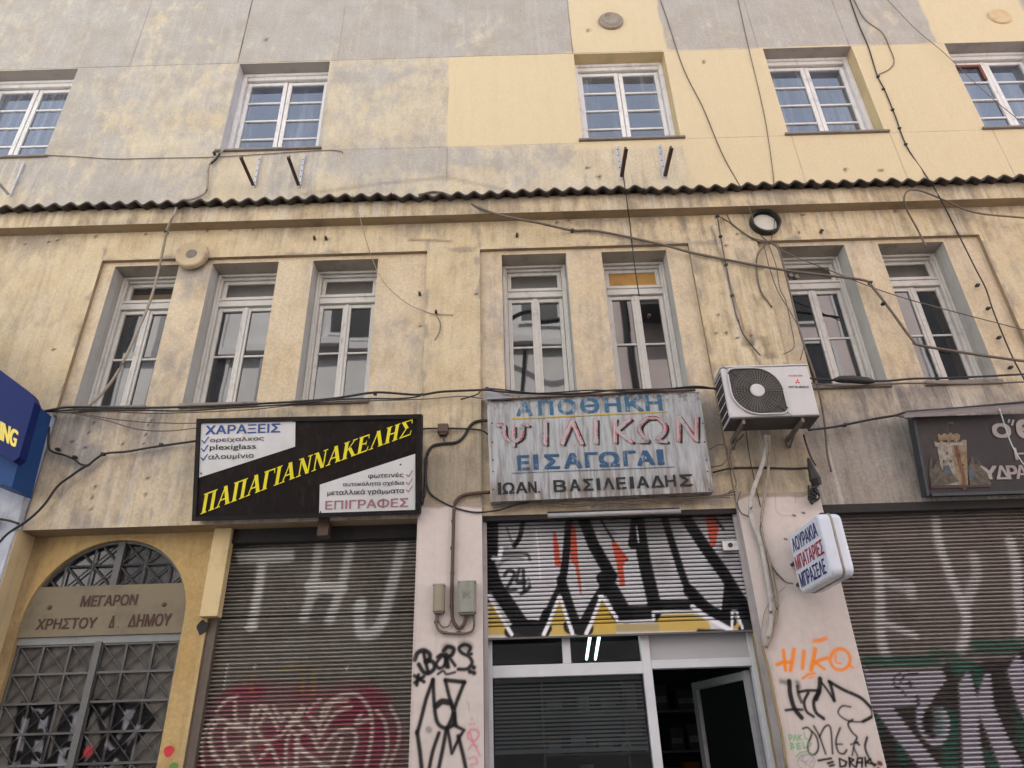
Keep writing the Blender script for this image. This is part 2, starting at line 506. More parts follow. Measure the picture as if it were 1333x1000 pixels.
class Quad:
    """flat panel given by four corners TL TR BR BL in metres; at(u, v, h) with v up from the bottom edge"""
    def __init__(s, tl, tr, br, bl):
        s.tl, s.tr, s.br, s.bl = [np.array(p, float) for p in (tl, tr, br, bl)]
        n = np.cross(s.br - s.bl, s.tl - s.bl); s.n = n / np.linalg.norm(n)
    def at(s, u, v, h=0.0):
        return (s.bl * (1 - u) + s.br * u) * (1 - v) + (s.tl * (1 - u) + s.tr * u) * v + s.n * h

def letters(mb, q, s, u0, v0, u1, v1, h=0.003, bold=0.02, m=0, shear=0.0, rise=0.0):
    V, F = text_mesh(s)
    if not getattr(mb, 'one_row', False): mb.cuts = getattr(mb, 'cuts', []) + [len(mb.f)]
    wd, ht = np.linalg.norm(q.br - q.bl), np.linalg.norm(q.tl - q.bl)
    e = bold * (v1 - v0) * ht          # pen swelling in metres
    du, dw = e * 1.1 / wd, e * 0.7 / ht
    sh = [(0, 0)] if bold == 0 else [(-1, -1), (1, -1), (1, 1), (-1, 1), (0, 0)]
    for k, (sx, sy) in enumerate(sh):
        b = len(mb.v)
        for x, y in V:
            mb.v.append(tuple(q.at(u0 + du + (u1 - u0 - 2 * du) * x + shear * y + sx * du, v0 + dw + (v1 - v0 - 2 * dw) * y + rise * x + sy * dw, h + 0.0003 * k)))
        for f in F:
            mb.f.append(tuple(b + i for i in f)); mb.m.append(m)

def row_cut(mb): mb.cuts = getattr(mb, 'cuts', []) + [len(mb.f)]

def build_rows(mb, name, mats, parent):
    c = sorted(set([0] + getattr(mb, 'cuts', []) + [len(mb.f)]))
    for a, b in zip(c[:-1], c[1:]):
        if a == b: continue
        r = MB(); mp = {}
        for f, m in zip(mb.f[a:b], mb.m[a:b]):
            for i in f:
                if i not in mp: mp[i] = len(r.v); r.v.append(mb.v[i])
            r.f.append(tuple(mp[i] for i in f)); r.m.append(m)
        used = sorted(set(r.m)); r.m = [used.index(q) for q in r.m]
        ml = mats if isinstance(mats, (list, tuple)) else [mats]
        r.build(name, [ml[u] for u in used], parent)

def poly_on(mb, q, pts, h=0.003, m=0):
    mb.face([q.at(u, v, h) for u, v in pts], m)

def stroke_on(mb, q, pts, wd, asp, h=0.003, m=0):
    """pen stroke on a panel: width wd in u units, asp = panel width / height"""
    P = [np.array(p) for p in pts]
    for a, b in zip(P[:-1], P[1:]):
        d = np.array([(b - a)[0], (b - a)[1] / asp]); L = np.linalg.norm(d)
        if L < 1e-6: continue
        d /= L; nn = np.array([-d[1], d[0] * asp]) * wd / 2; e = np.array([d[0], d[1] * asp]) * wd * 0.3
        poly_on(mb, q, [a - nn - e, b - nn + e, b + nn + e, a + nn - e], h, m)

# ================================================================== SETTING
road = MB().box(-40, 40, -7.6, -1.6, -0.3, 0.0).build('road', plain('asphalt', (0.055, 0.053, 0.05), 0.9, dirt=0.4, bump=0.4))
tag(road, None, None, kind='structure')
pv = MB().box(-40, 40, -1.6, 6.0, -0.3, 0.13)
pav = pv.build('pavement', plain('paving_slabs', (0.30, 0.28, 0.25), 0.85, dirt=0.5, bump=0.3))
tag(pav, None, None, kind='structure')
pv = MB().box(-40, 40, -16.0, -7.6, -0.3, 0.13)
pav2 = pv.build('pavement', plain('far_paving_slabs', (0.30, 0.28, 0.25), 0.85, dirt=0.5, bump=0.3))
tag(pav2, None, None, kind='structure')

# ================================================================== BUILDING
B = thing('building', (0, 0, 0), 'weathered cream and grey plaster building with two rows of white windows over graffiti covered shops', 'building')
RECS = [(-4.37, -0.85), (-0.28, 1.985), (2.73, 5.15)]
Z_LIN, Z_REC, Z_FR, Z_CB = 3.745, 6.74, 7.11, 7.30
UW = [(-6.64, -5.46), (-3.37, -2.20), (0.96, 2.13), (3.42, 4.57), (5.78, 6.95)]
UZ0, UZ1 = 8.36, 9.925
LW = [(-4.24, -3.545), (-3.185, -2.465), (-2.09, -1.385), (-0.045, 0.655), (1.04, 1.745), (2.955, 3.685), (4.05, 4.765)]
LZ0, LZ1 = 4.965, 6.69
YR = 0.045            # how far the bays lie behind the piers

def box01(X, Zc, x0, x1, z0, z1, s=0.01):
    f = lambda t: np.clip(t / s + 0.5, 0, 1)
    return f(X - x0) * f(x1 - X) * f(Zc - z0) * f(z1 - Zc)

dots_upper = [(1.19, 10.40), (-3.10, 10.40), (3.95, 7.75), (2.62, 9.70), (0.98, 7.90), (1.10, 7.75), (4.35, 7.72)]
def zone_upper(X, Zc):
    a = np.zeros((len(X), 4)); a[:, 3] = 1
    big = vnoise(X, Zc, 0.7, 1); med = vnoise(X, Zc, 2.1, 2)
    dx = 0.03 * (vnoise(X, Zc, 5, 3) - 0.5)
    Xd, Zd = X + dx, Zc + dx
    top = (Zd > 9.945)
    g = np.where(top, 0.82 + 0.30 * (med - 0.5), 0.42 + 0.75 * (big - 0.5) + 0.35 * (med - 0.5))
    g = np.where(top & (X < -3.39), g - 0.12 + 0.3 * (big - 0.5), g)
    g = np.where(~top & (X > -2.15) & (X < -0.66), 0.36 + 0.35 * (med - 0.5) + 0.25 * box01(X, Zc, -2.1, -0.66, 9.55, 9.78, 0.2), g)
    g = np.where(~top & (X > 2.15), 0.0, g)
    low = (Zd < 8.33) & (X > -2.1) & (X < 0.9)
    g = np.where(low, 0.30 + 0.35 * (med - 0.5) + 0.35 * box01(X, Zc, -2.1, 0.9, 7.95, 8.33, 0.25), g)
    g = np.where((Zd < 8.33) & (X > 0.9) & (X < 2.2), 0.10 + 0.2 * (med - 0.5), g)
    a[:, 0] = g
    clean = box01(Xd, Zd, -0.655, 0.965, 8.305, 9.945, 0.012)
    clean = np.maximum(clean, box01(Xd, Zd, 0.955, 2.17, 9.93, 14, 0.012))
    clean = np.maximum(clean, box01(Xd, Zd, 5.70, 7.05, 9.90, 14, 0.012))
    clean = np.maximum(clean, box01(X, Zd, 2.13, 20, 7.2, 9.945, 0.02) * 0.92)
    clean = np.maximum(clean, box01(Xd, Zd, 0.86, 2.20, 8.2, 9.96, 0.02) * 0.85)
    clean = np.maximum(clean, box01(Xd, Zd, -3.36, -2.75, 7.3, 8.28, 0.15) * 0.55)
    a[:, 1] = clean
    st = 0.25 * (g > 0.2) * np.ones(len(X))
    for x0, x1 in UW:
        st = np.maximum(st, box01(X, Zc, x0 - 0.15, x1 + 0.15, 7.3, 8.36, 0.25) * (0.75 if x1 < 2.5 else 0.12))
    a[:, 2] = st * (1 - clean * 0.9)
    # joints between the old render panels
    j = np.zeros(len(X))
    def vline(x, z0, z1, wd=0.012, k=1.0):
        nonlocal j
        j = np.maximum(j, k * (np.abs(X - x) < wd / 2 + 0.002) * (Zc > z0) * (Zc < z1))
    def hline(z, x0, x1, k=1.0):
        nonlocal j
        j = np.maximum(j, k * (np.abs(Zc - z) < 0.008) * (X > x0) * (X < x1))
    hline(9.945, -9, 2.1, 0.55); hline(9.93, 2.15, 9, 0.2); hline(8.33, 2.2, 9, 0.4); hline(8.31, -2.1, 0.95, 0.35)
    vline(-3.40, 9.95, 14, k=0.9); vline(-0.655, 7.75, 8.3, k=0.4); vline(-2.1, 9.95, 14, k=0.25); vline(3.36, 9.93, 14, k=0.35)
    vline(3.45, 7.4, 8.33, k=0.3); vline(4.62, 7.4, 8.33, k=0.3); vline(5.85, 7.4, 8.33, k=0.3); vline(0.95, 9.93, 14, k=0.5)
    vline(4.55, 9.93, 14, k=0.35); vline(-4.8, 9.95, 14, k=0.3)
    j = j * (0.5 + 0.7 * vnoise(X, Zc, 6, 5))
    dcr = seg_dist(X, Zc, [(-2.3, 7.62), (-1.4, 7.75), (-0.66, 7.82), (0.0, 7.6)])
    j = np.maximum(j, 0.28 * np.clip(1.3 - dcr / 0.03, 0, 1))
    for x, z in dots_upper:
        j = np.maximum(j, np.clip(1.6 - np.hypot(X - x, Zc - z) / 0.022, 0, 1))
    a[:, 3] = 1 - np.clip(j, 0, 1)
    return a

ex = [-0.655, 0.965, 2.17, 5.70, -3.40] + [e for p in UW for e in p]
for x in (-3.40, -0.655, -2.1, 3.36, 3.45, 4.62, 5.85, 0.95, 4.55, -4.8): ex += [x - 0.01, x - 0.006, x + 0.006, x + 0.01]
ez = [UZ0, UZ1, 9.945, 8.33, 8.31]
for z in (9.945, 9.93, 8.33, 8.31): ez += [z - 0.01, z + 0.01]
grid_wall('upper_wall', lines(-8.2, 8.6, 0.035, ex), lines(7.2, 12.2, 0.035, ez), 0.0, m_upper, B, 'zone', zone_upper,
          [(a, b, UZ0, UZ1) for a, b in UW])

# lower storey: piers and frieze stand YR in front of the bays
dots_lower = [tuple(W(x, y)[[0, 2]]) for x, y in
              [(620, 383), (945, 320), (1040, 303), (425, 312), (673, 308), (540, 287), (610, 288), (725, 290), (740, 287), (960, 305), (980, 312),
               (1068, 273), (1100, 272), (1135, 270), (1165, 275), (1045, 280), (33, 318), (64, 315), (75, 313), (125, 308), (190, 305), (270, 300), (300, 299), (330, 298),
               (935, 410), (932, 434), (945, 434), (960, 440), (978, 437), (70, 455)]]
def zone_lower(X, Zc):
    a = np.zeros((len(X), 4)); a[:, 3] = 1
    med = vnoise(X, Zc, 2.0, 11); big = vnoise(X, Zc, 0.8, 12)
    g = 0.16 + 0.35 * (big - 0.5) + 0.25 * (med - 0.5)
    g = g + 0.45 * box01(X, Zc, -9, 9, 6.98, 7.2, 0.2) * med
    g = g + 0.5 * box01(X, Zc, -3.75, -3.05, 6.5, 6.78, 0.2)
    g = g + 0.55 * box01(X, Zc, -0.86, -0.2, 3.8, 4.45, 0.35) * (0.5 + med)
    g = g + 0.55 * box01(X, Zc, 1.9, 2.75, 3.8, 4.7, 0.5) * (0.6 + med)
    g = g + 0.55 * box01(X, Zc, 2.35, 2.62, 5.1, 5.5, 0.2) * med
    dE = np.min([np.abs(X - e) for p in RECS for e in p] + [np.abs(Zc - Z_REC) + 9 * ~((X > -4.4) & (X < 5.2))], 0)
    chip = np.clip(1.4 - dE / (0.01 + 0.05 * vnoise(X, Zc, 12, 71)), 0, 1) * np.clip((vnoise(X, Zc, 7, 72) - 0.42) * 5, 0, 1)
    g = g + 0.55 * chip
    a[:, 0] = np.clip(g, -0.1, 1)
    st = 0.30 + 0.5 * box01(X, Zc, 1.0, 9, 6.7, 7.2, 0.3) + 0.35 * box01(X, Zc, -9, 9, 6.9, 7.2, 0.25)
    st = st + 0.5 * box01(X, Zc, -0.86, -0.27, 3.8, 4.8, 0.3) + 0.55 * box01(X, Zc, 1.98, 2.74, 3.8, 6.6, 0.4)
    a[:, 2] = np.clip(st, 0, 1)
    j = np.zeros(len(X))
    for x, z in dots_lower: j = np.maximum(j, np.clip(1.7 - np.hypot(X - x, Zc - z) / 0.014, 0, 1))
    for pts in ([(2.27, 6.95), (2.36, 5.9), (2.40, 5.4), (2.50, 5.1)], [(-1.05, 6.90), (-0.75, 6.88), (-0.6, 6.86)]):
        j = np.maximum(j, 0.6 * np.clip(1.3 - seg_dist(X, Zc, pts) / 0.018, 0, 1))
    j = np.maximum(j, 0.75 * np.clip((vnoise(X, Zc, 14, 9) - 0.62) * 5, 0, 1) * box01(X, Zc, 2.3, 2.62, 5.0, 5.55, 0.25))
    a[:, 3] = 1 - np.clip(j, 0, 1)
    wh = np.clip(1.5 - np.hypot((X + 0.46) / 0.05, (Zc - 5.62) / 0.06), 0, 1)
    a[:, 1] = wh * 0.4
    return a
holes = [(a, b, 0, Z_REC) for a, b in RECS] + [(-0.85, -0.28, 0, 3.86), (1.985, 2.73, 0, 3.86), (-9, -4.37, 0, 4.87), (5.15, 9, 0, 3.745)]
grid_wall('pier_and_frieze', lines(-8.2, 8.6, 0.022, [e for p in RECS for e in p]), lines(3.745, 7.2, 0.022, [Z_REC, 3.86, 4.87]), 0.0, m_lower, B, 'zone', zone_lower, holes)

def zone_bay(X, Zc):
    a = np.zeros((len(X), 4)); a[:, 3] = 1
    med = vnoise(X, Zc, 2.4, 21); big = vnoise(X, Zc, 0.9, 22)
    sp = np.clip((4.95 - Zc) / 0.06, 0, 1)          # spandrel below the sills
    g = 0.14 + 0.3 * (big - 0.5) + 0.25 * (med - 0.5)
    g = g + sp * (0.10 + 0.3 * (med - 0.3))
    g = g + sp * np.clip((X - 2.6) / 0.3, 0, 1) * (0.10 + 0.62 * np.clip((4.80 - Zc) / 0.4, 0, 1))
    g = g + 0.45 * box01(X, Zc, -3.56, -3.17, 6.25, 6.76, 0.4) + 0.2 * box01(X, Zc, -1.1, -0.84, 4.9, 6.0, 0.4)
    g = g + sp * 0.5 * np.clip(1.4 - np.hypot(X + 4.0, (Zc - 4.42)) / 0.12, 0, 1)
    a[:, 0] = np.clip(g, -0.1, 1)
    st = 0.22 + sp * 0.38 + sp * 0.5 * np.clip((X - 2.5) / 0.3, 0, 1) + 0.25 * box01(X, Zc, 3.6, 4.1, 4.9, 6.8, 0.2)
    st = st + 0.7 * box01(X, Zc, -9, 9, 4.72, 4.98, 0.15)
    a[:, 2] = np.clip(st, 0, 1)
    j = np.zeros(len(X))
    for px, py in [(192, 538), (190, 551), (187, 563), (184, 575), (120, 548), (113, 560), (108, 580), (195, 545), (121, 632), (117, 645), (115, 660), (190, 620), (186, 642), (90, 572), (157, 575), (1071, 435), (843, 410), (546, 422), (410, 362)]:
        x, z = W(px, py)[[0, 2]]
        j = np.maximum(j, np.clip(1.7 - np.hypot(X - x, Zc - z) / 0.012, 0, 1))
    a[:, 3] = 1 - np.clip(j, 0, 1)
    return a
for i, (a, b) in enumerate(RECS):
    wh = [(p, q, LZ0, LZ1) for p, q in LW if a < p < b]
    grid_wall('window_bay', lines(a, b, 0.022, [e for h in wh for e in h[:2]]), lines(Z_LIN, Z_REC, 0.022, [LZ0, LZ1, 4.93]), YR, m_span, B, 'zone', zone_bay, wh)
    ed = MB()
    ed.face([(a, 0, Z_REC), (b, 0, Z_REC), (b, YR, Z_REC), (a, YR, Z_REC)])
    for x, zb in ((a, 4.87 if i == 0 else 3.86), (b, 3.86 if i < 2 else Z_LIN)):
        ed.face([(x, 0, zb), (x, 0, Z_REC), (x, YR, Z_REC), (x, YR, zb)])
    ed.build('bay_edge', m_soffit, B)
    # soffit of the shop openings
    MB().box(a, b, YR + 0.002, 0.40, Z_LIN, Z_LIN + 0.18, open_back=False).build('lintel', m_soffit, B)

# cornice with soffit, then the corrugated sheet laid on it
def zone_fascia(X, Zc):
    a = np.zeros((len(X), 4)); a[:, 3] = 1
    med = vnoise(X, Zc, 3.0, 41)
    a[:, 0] = np.clip(0.30 + 0.5 * (med - 0.4) + 0.3 * np.clip((Zc - 7.25) / 0.08, 0, 1), 0, 1)
    a[:, 2] = 0.85
    return a
grid_wall('cornice', lines(-8.2, 8.6, 0.03), lines(Z_FR + 0.02, 7.34, 0.03), -0.13, m_lower, B, 'zone', zone_fascia)
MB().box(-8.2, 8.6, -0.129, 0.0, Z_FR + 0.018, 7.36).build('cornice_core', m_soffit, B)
xs = np.arange(-8.2, 8.6, 0.177 / 14)
co = MB()
f = lambda x: 0.027 * math.sin(2 * math.pi * x / 0.177 + 0.6) + 0.006 * math.sin(x * 2.1) + 0.0015 * math.sin(x * 9.3)
b0 = 0
for x in xs:
    sh_ = int(math.floor((x + 0.3) / 0.93)); z = f(x) + 0.010 * math.sin(sh_ * 2.4) + 0.010 * (((x + 0.3) / 0.93) % 1 - 0.5)
    co.v += [(x, -0.235, 7.328 + z), (x, -0.235, 7.350 + z), (x, 0.0, 7.43 + z), (x, 0.0, 7.40 + z)]
for i in range(len(xs) - 1):
    p, q = 4 * i, 4 * i + 4
    for k in range(4):
        k2 = (k + 1) % 4
        co.f.append((p + k, q + k, q + k2, p + k2)); co.m.append(0)
co.build('corrugated_sheet', m_corr, B, smooth=False)

# round plaster discs and the open flue
def lathe_part(name, px, py, prof, mat, dep=0.0, smooth=True, parent=B):
    c = W(px, py, dep)
    return MB().lathe(c, prof, 36).build(name, mat, parent, smooth=smooth)
m_disc = plain('disc_plaster', (0.46, 0.365, 0.23), 0.9, dirt=0.7, scale=7, dark=(0.22, 0.17, 0.12), bump=0.3)
m_disc_r = plain('disc_rusty_grey', (0.30, 0.25, 0.20), 0.8, dirt=0.8, scale=12, dark=(0.12, 0.08, 0.05), bump=0.5)
m_disc_c = plain('disc_cream', (0.58, 0.43, 0.24), 0.9, dirt=0.3, scale=6)
lathe_part('wall_disc', 251, 334, [(0.175, 0.0), (0.175, 0.025), (0.165, 0.05), (0.15, 0.055), (0.14, 0.05), (0.07, 0.045), (0.062, 0.04)], m_disc)
lathe_part('wall_disc', 251, 333.5, [(0.060, 0.041), (0.055, 0.043)], plain('disc_grey_core', (0.19, 0.16, 0.13), 0.9, dirt=0.6, scale=20), smooth=False)
lathe_part('wall_disc', 795, 29, [(0.165, 0.0), (0.165, 0.03), (0.15, 0.045), (0.135, 0.04), (0.125, 0.06), (0.10, 0.065), (0.09, 0.055)], m_disc_r)
lathe_part('wall_disc', 1301, 22, [(0.155, 0.0), (0.15, 0.018), (0.12, 0.022), (0.115, 0.016)], m_disc_c)
fl = MB().lathe(W(995, 292, 0), [(0.165, -0.01), (0.165, 0.075), (0.147, 0.078), (0.146, 0.004), (0.12, 0.0035)], 36).build('flue_ring', m_black, B, smooth=False)
fl2 = MB().lathe(W(995, 292, 0), [(0.132, 0.004), (0.130, 0.010), (0.118, 0.012)], 32).build('flue_cap', plain('flue_cap_pale', (0.55, 0.54, 0.47), 0.7, dirt=0.3), fl, smooth=False)

# ---- windows
def upper_window(x0, x1, style):
    cx = (x0 + x1) / 2; D = 0.20
    root = MB()
    rv = m_rev_c if style in ('clean', 'cream') else plain('reveal_weathered', (0.52, 0.50, 0.51), 0.85, dirt=0.4, scale=3)
    root.face([(x0, 0, UZ0), (x0, 0, UZ1), (x0, D, UZ1), (x0, D, UZ0)]).face([(x1, 0, UZ0), (x1, 0, UZ1), (x1, D, UZ1), (x1, D, UZ0)])
    root.face([(x0, 0, UZ1), (x1, 0, UZ1), (x1, D, UZ1), (x0, D, UZ1)], 1).face([(x0, 0, UZ0), (x1, 0, UZ0), (x1, D, UZ0), (x0, D, UZ0)])
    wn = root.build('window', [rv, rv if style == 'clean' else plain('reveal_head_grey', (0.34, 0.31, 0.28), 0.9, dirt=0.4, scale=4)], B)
    fr = MB(); t = 0.055
    fr.box(x0, x0 + t, D - 0.04, D + 0.07, UZ0, UZ1).box(x1 - t, x1, D - 0.04, D + 0.07, UZ0, UZ1)
    fr.box(x0 + t, x1 - t, D - 0.02, D + 0.07, UZ1 - 0.10, UZ1 - 0.002).box(x0 + 0.003, x1 - 0.003, D - 0.045, D - 0.015, UZ1 - 0.045, UZ1 - 0.003)
    fr.build('frame', m_white_u, wn, bevel=0.006)
    a0, a1, z0, z1 = x0 + t + 0.004, x1 - t - 0.004, UZ0 + 0.02, UZ1 - 0.115
    for s, (p, q) in enumerate(((a0, cx - 0.004), (cx + 0.004, a1))):
        sa = MB(); st = 0.052; dy = D + 0.012 + 0.006 * s
        sa.box(p, p + st, dy, dy + 0.045, z0, z1).box(q - st, q, dy, dy + 0.045, z0, z1)
        sa.box(p + st, q - st, dy + 0.002, dy + 0.045, z1 - 0.05, z1 - 0.002).box(p + st, q - st, dy + 0.002, dy + 0.045, z0 + 0.002, z0 + 0.07)
        h = (z1 - z0 - 0.12) / 4
        for k in (1, 2, 3):
            zz = z0 + 0.07 + h * k
            sa.box(p + st, q - st, dy + 0.006, dy + 0.035, zz - 0.013, zz + 0.013)
        sa.build('casement', m_white_u, wn, bevel=0.005)
        pn = MB()
        for k in range(4):
            zz = z0 + 0.07 + h * k
            yy = dy + 0.024 + random.uniform(-0.002, 0.002); tl = random.uniform(-0.004, 0.004)
            pn.face([(p + st - 0.01, yy, zz), (q - st + 0.01, yy + tl, zz), (q - st + 0.01, yy + tl, zz + h), (p + st - 0.01, yy, zz + h)])
        pn.build('pane', m_gl_up, wn)
    if style == 'redwood':
        rd = MB(); p, q = a0 + 0.05, cx - 0.056; zt = z1 - 0.05; zb = zt - 0.28; yy = D + 0.005
        rd.box(p, p + 0.035, yy, yy + 0.02, zb, zt).box(q - 0.035, q, yy, yy + 0.02, zb, zt).box(p + 0.035, q - 0.035, yy, yy + 0.02, zt - 0.035, zt)
        rd.build('vent_frame', m_wood_r, wn)
    sl_ = MB().box(x0 - 0.05, x1 + 0.05, -0.035, D + 0.01, UZ0 - 0.032, UZ0 - 0.002)
    sl_.build('sill', m_sill, wn, bevel=0.006)
for (a, b), s in zip(UW, ('grey', 'grey', 'clean', 'cream', 'redwood')): upper_window(a, b, s)

def lower_window(x0, x1, fan):
    y0 = YR; D = 0.31
    cx = (x0 + x1) / 2
    root = MB()
    for x in (x0, x1): root.face([(x, y0, LZ0), (x, y0, LZ1), (x, D, LZ1), (x, D, LZ0)])
    root.face([(x0, y0, LZ1), (x1, y0, LZ1), (x1, D, LZ1), (x0, D, LZ1)], 1).face([(x0, y0, LZ0), (x1, y0, LZ0), (x1, D, LZ0), (x0, D, LZ0)])
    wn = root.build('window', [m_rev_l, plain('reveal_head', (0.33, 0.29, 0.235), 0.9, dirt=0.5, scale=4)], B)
    fr = MB(); t = 0.05
    fr.box(x0, x0 + t, D - 0.05, D + 0.08, LZ0, LZ1).box(x1 - t, x1, D - 0.05, D + 0.08, LZ0, LZ1)
    fr.box(x0 + t, x1 - t, D - 0.035, D + 0.08, LZ1 - 0.055, LZ1 - 0.002)
    fr.box(x0 + 0.002, x0 + 0.03, D - 0.075, D - 0.05, LZ0, LZ1 - 0.003).box(x1 - 0.03, x1 - 0.002, D - 0.075, D - 0.05, LZ0, LZ1 - 0.003)
    fr.box(x0 + 0.03, x1 - 0.03, D - 0.075, D - 0.05, LZ1 - 0.03, LZ1 - 0.003)
    zt0, zt1 = 6.275, 6.375
    fr.box(x0 + t, x1 - t, D - 0.045, D + 0.08, zt0, zt1).box(x0 + t, x1 - t, D - 0.06, D - 0.045, zt1 - 0.028, zt1 - 0.003)
    fr.build('frame', m_white_w, wn, bevel=0.006)
    # fanlight
    fs = MB(); p, q, st = x0 + t + 0.003, x1 - t - 0.003, 0.042
    z0, z1 = zt1 + 0.003, LZ1 - 0.058
    fs.box(p, p + st, D - 0.01, D + 0.03, z0, z1).box(q - st, q, D - 0.01, D + 0.03, z0, z1)
    fs.box(p + st, q - st, D - 0.008, D + 0.03, z1 - 0.04, z1).box(p + st, q - st, D - 0.008, D + 0.03, z0, z0 + 0.045)
    fs.build('fanlight_sash', m_white_w, wn, bevel=0.005)
    if fan == 'open':
        MB().face([(p + st, D + 0.02, z0), (q - st, D + 0.02, z0), (q - st, D + 0.02, z0 + 0.13), (p + st, D + 0.02, z0 + 0.13)]).build('fanlight_pane', plain('brown_card', (0.12, 0.085, 0.05), 0.8), wn)
        MB().box(p + st, q - st, D + 0.031, D + 0.4, z0, z1).build('fanlight_recess', m_dark, wn)
    else:
        mt = {'dusty': m_gl_fan, 'orange': m_gl_or, 'broken': m_gl_fan}[fan]
        MB().face([(p + st, D + 0.012, z0), (q - st, D + 0.012, z0), (q - st, D + 0.012, z1), (p + st, D + 0.012, z1)]).build('fanlight_pane', mt, wn)
        if fan == 'broken':
            bp = MB()
            for k in range(5):
                u = p + st + 0.02 + 0.05 * k * 0.6; zz = z0 + 0.06 + 0.02 * (k % 3)
                bp.face([(u, D + 0.004, zz), (u + 0.05, D + 0.002, zz + 0.01), (u + 0.04, D + 0.006, zz + 0.06), (u + 0.005, D + 0.003, zz + 0.045)], k % 2)
            bp.build('plastic_scrap', [plain('pale_plastic', (0.25, 0.25, 0.23), 0.5), m_dark], wn)
    # casements
    z0, z1 = LZ0 + 0.012, zt0 - 0.004
    for s, (p, q) in enumerate(((x0 + t + 0.003, cx - 0.003), (cx + 0.003, x1 - t - 0.003))):
        sa = MB(); st = 0.042; dy = D - 0.018 + 0.004 * s
        sa.box(p, p + st, dy, dy + 0.045, z0, z1).box(q - st, q, dy, dy + 0.045, z0, z1)
        sa.box(p + st, q - st, dy + 0.002, dy + 0.045, z1 - 0.045, z1 - 0.002).box(p + st, q - st, dy + 0.002, dy + 0.045, z0 + 0.002, z0 + 0.09)
        sa.box(p + st, q - st, dy + 0.008, dy + 0.036, 5.645, 5.668)
        if s == 1: sa.box(p - 0.022, p + 0.014, dy - 0.012, dy - 0.002, z0, z1)
        cs = sa.build('casement', m_white_w, wn, bevel=0.005)
        pn = MB()
        for za, zb in ((z0 + 0.09, 5.656), (5.656, z1 - 0.045)):
            yy = dy + 0.024; e1, e2 = random.uniform(-0.003, 0.003), random.uniform(-0.003, 0.003)
            pn.face([(p + st - 0.005, yy, za), (q - st + 0.005, yy + e1, za), (q - st + 0.005, yy + e1 + e2, zb), (p + st - 0.005, yy + e2, zb)])
        pn.build('pane', m_gl_lo, wn)
    MB().box(x0 - 0.02, x1 + 0.02, y0 - 0.03, D - 0.02, LZ0 - 0.05, LZ0 - 0.002).build('sill', m_sill, wn, bevel=0.006)
for (a, b), s in zip(LW, ('open', 'dusty', 'dusty', 'dusty', 'orange', 'broken', 'dusty')): lower_window(a, b, s)

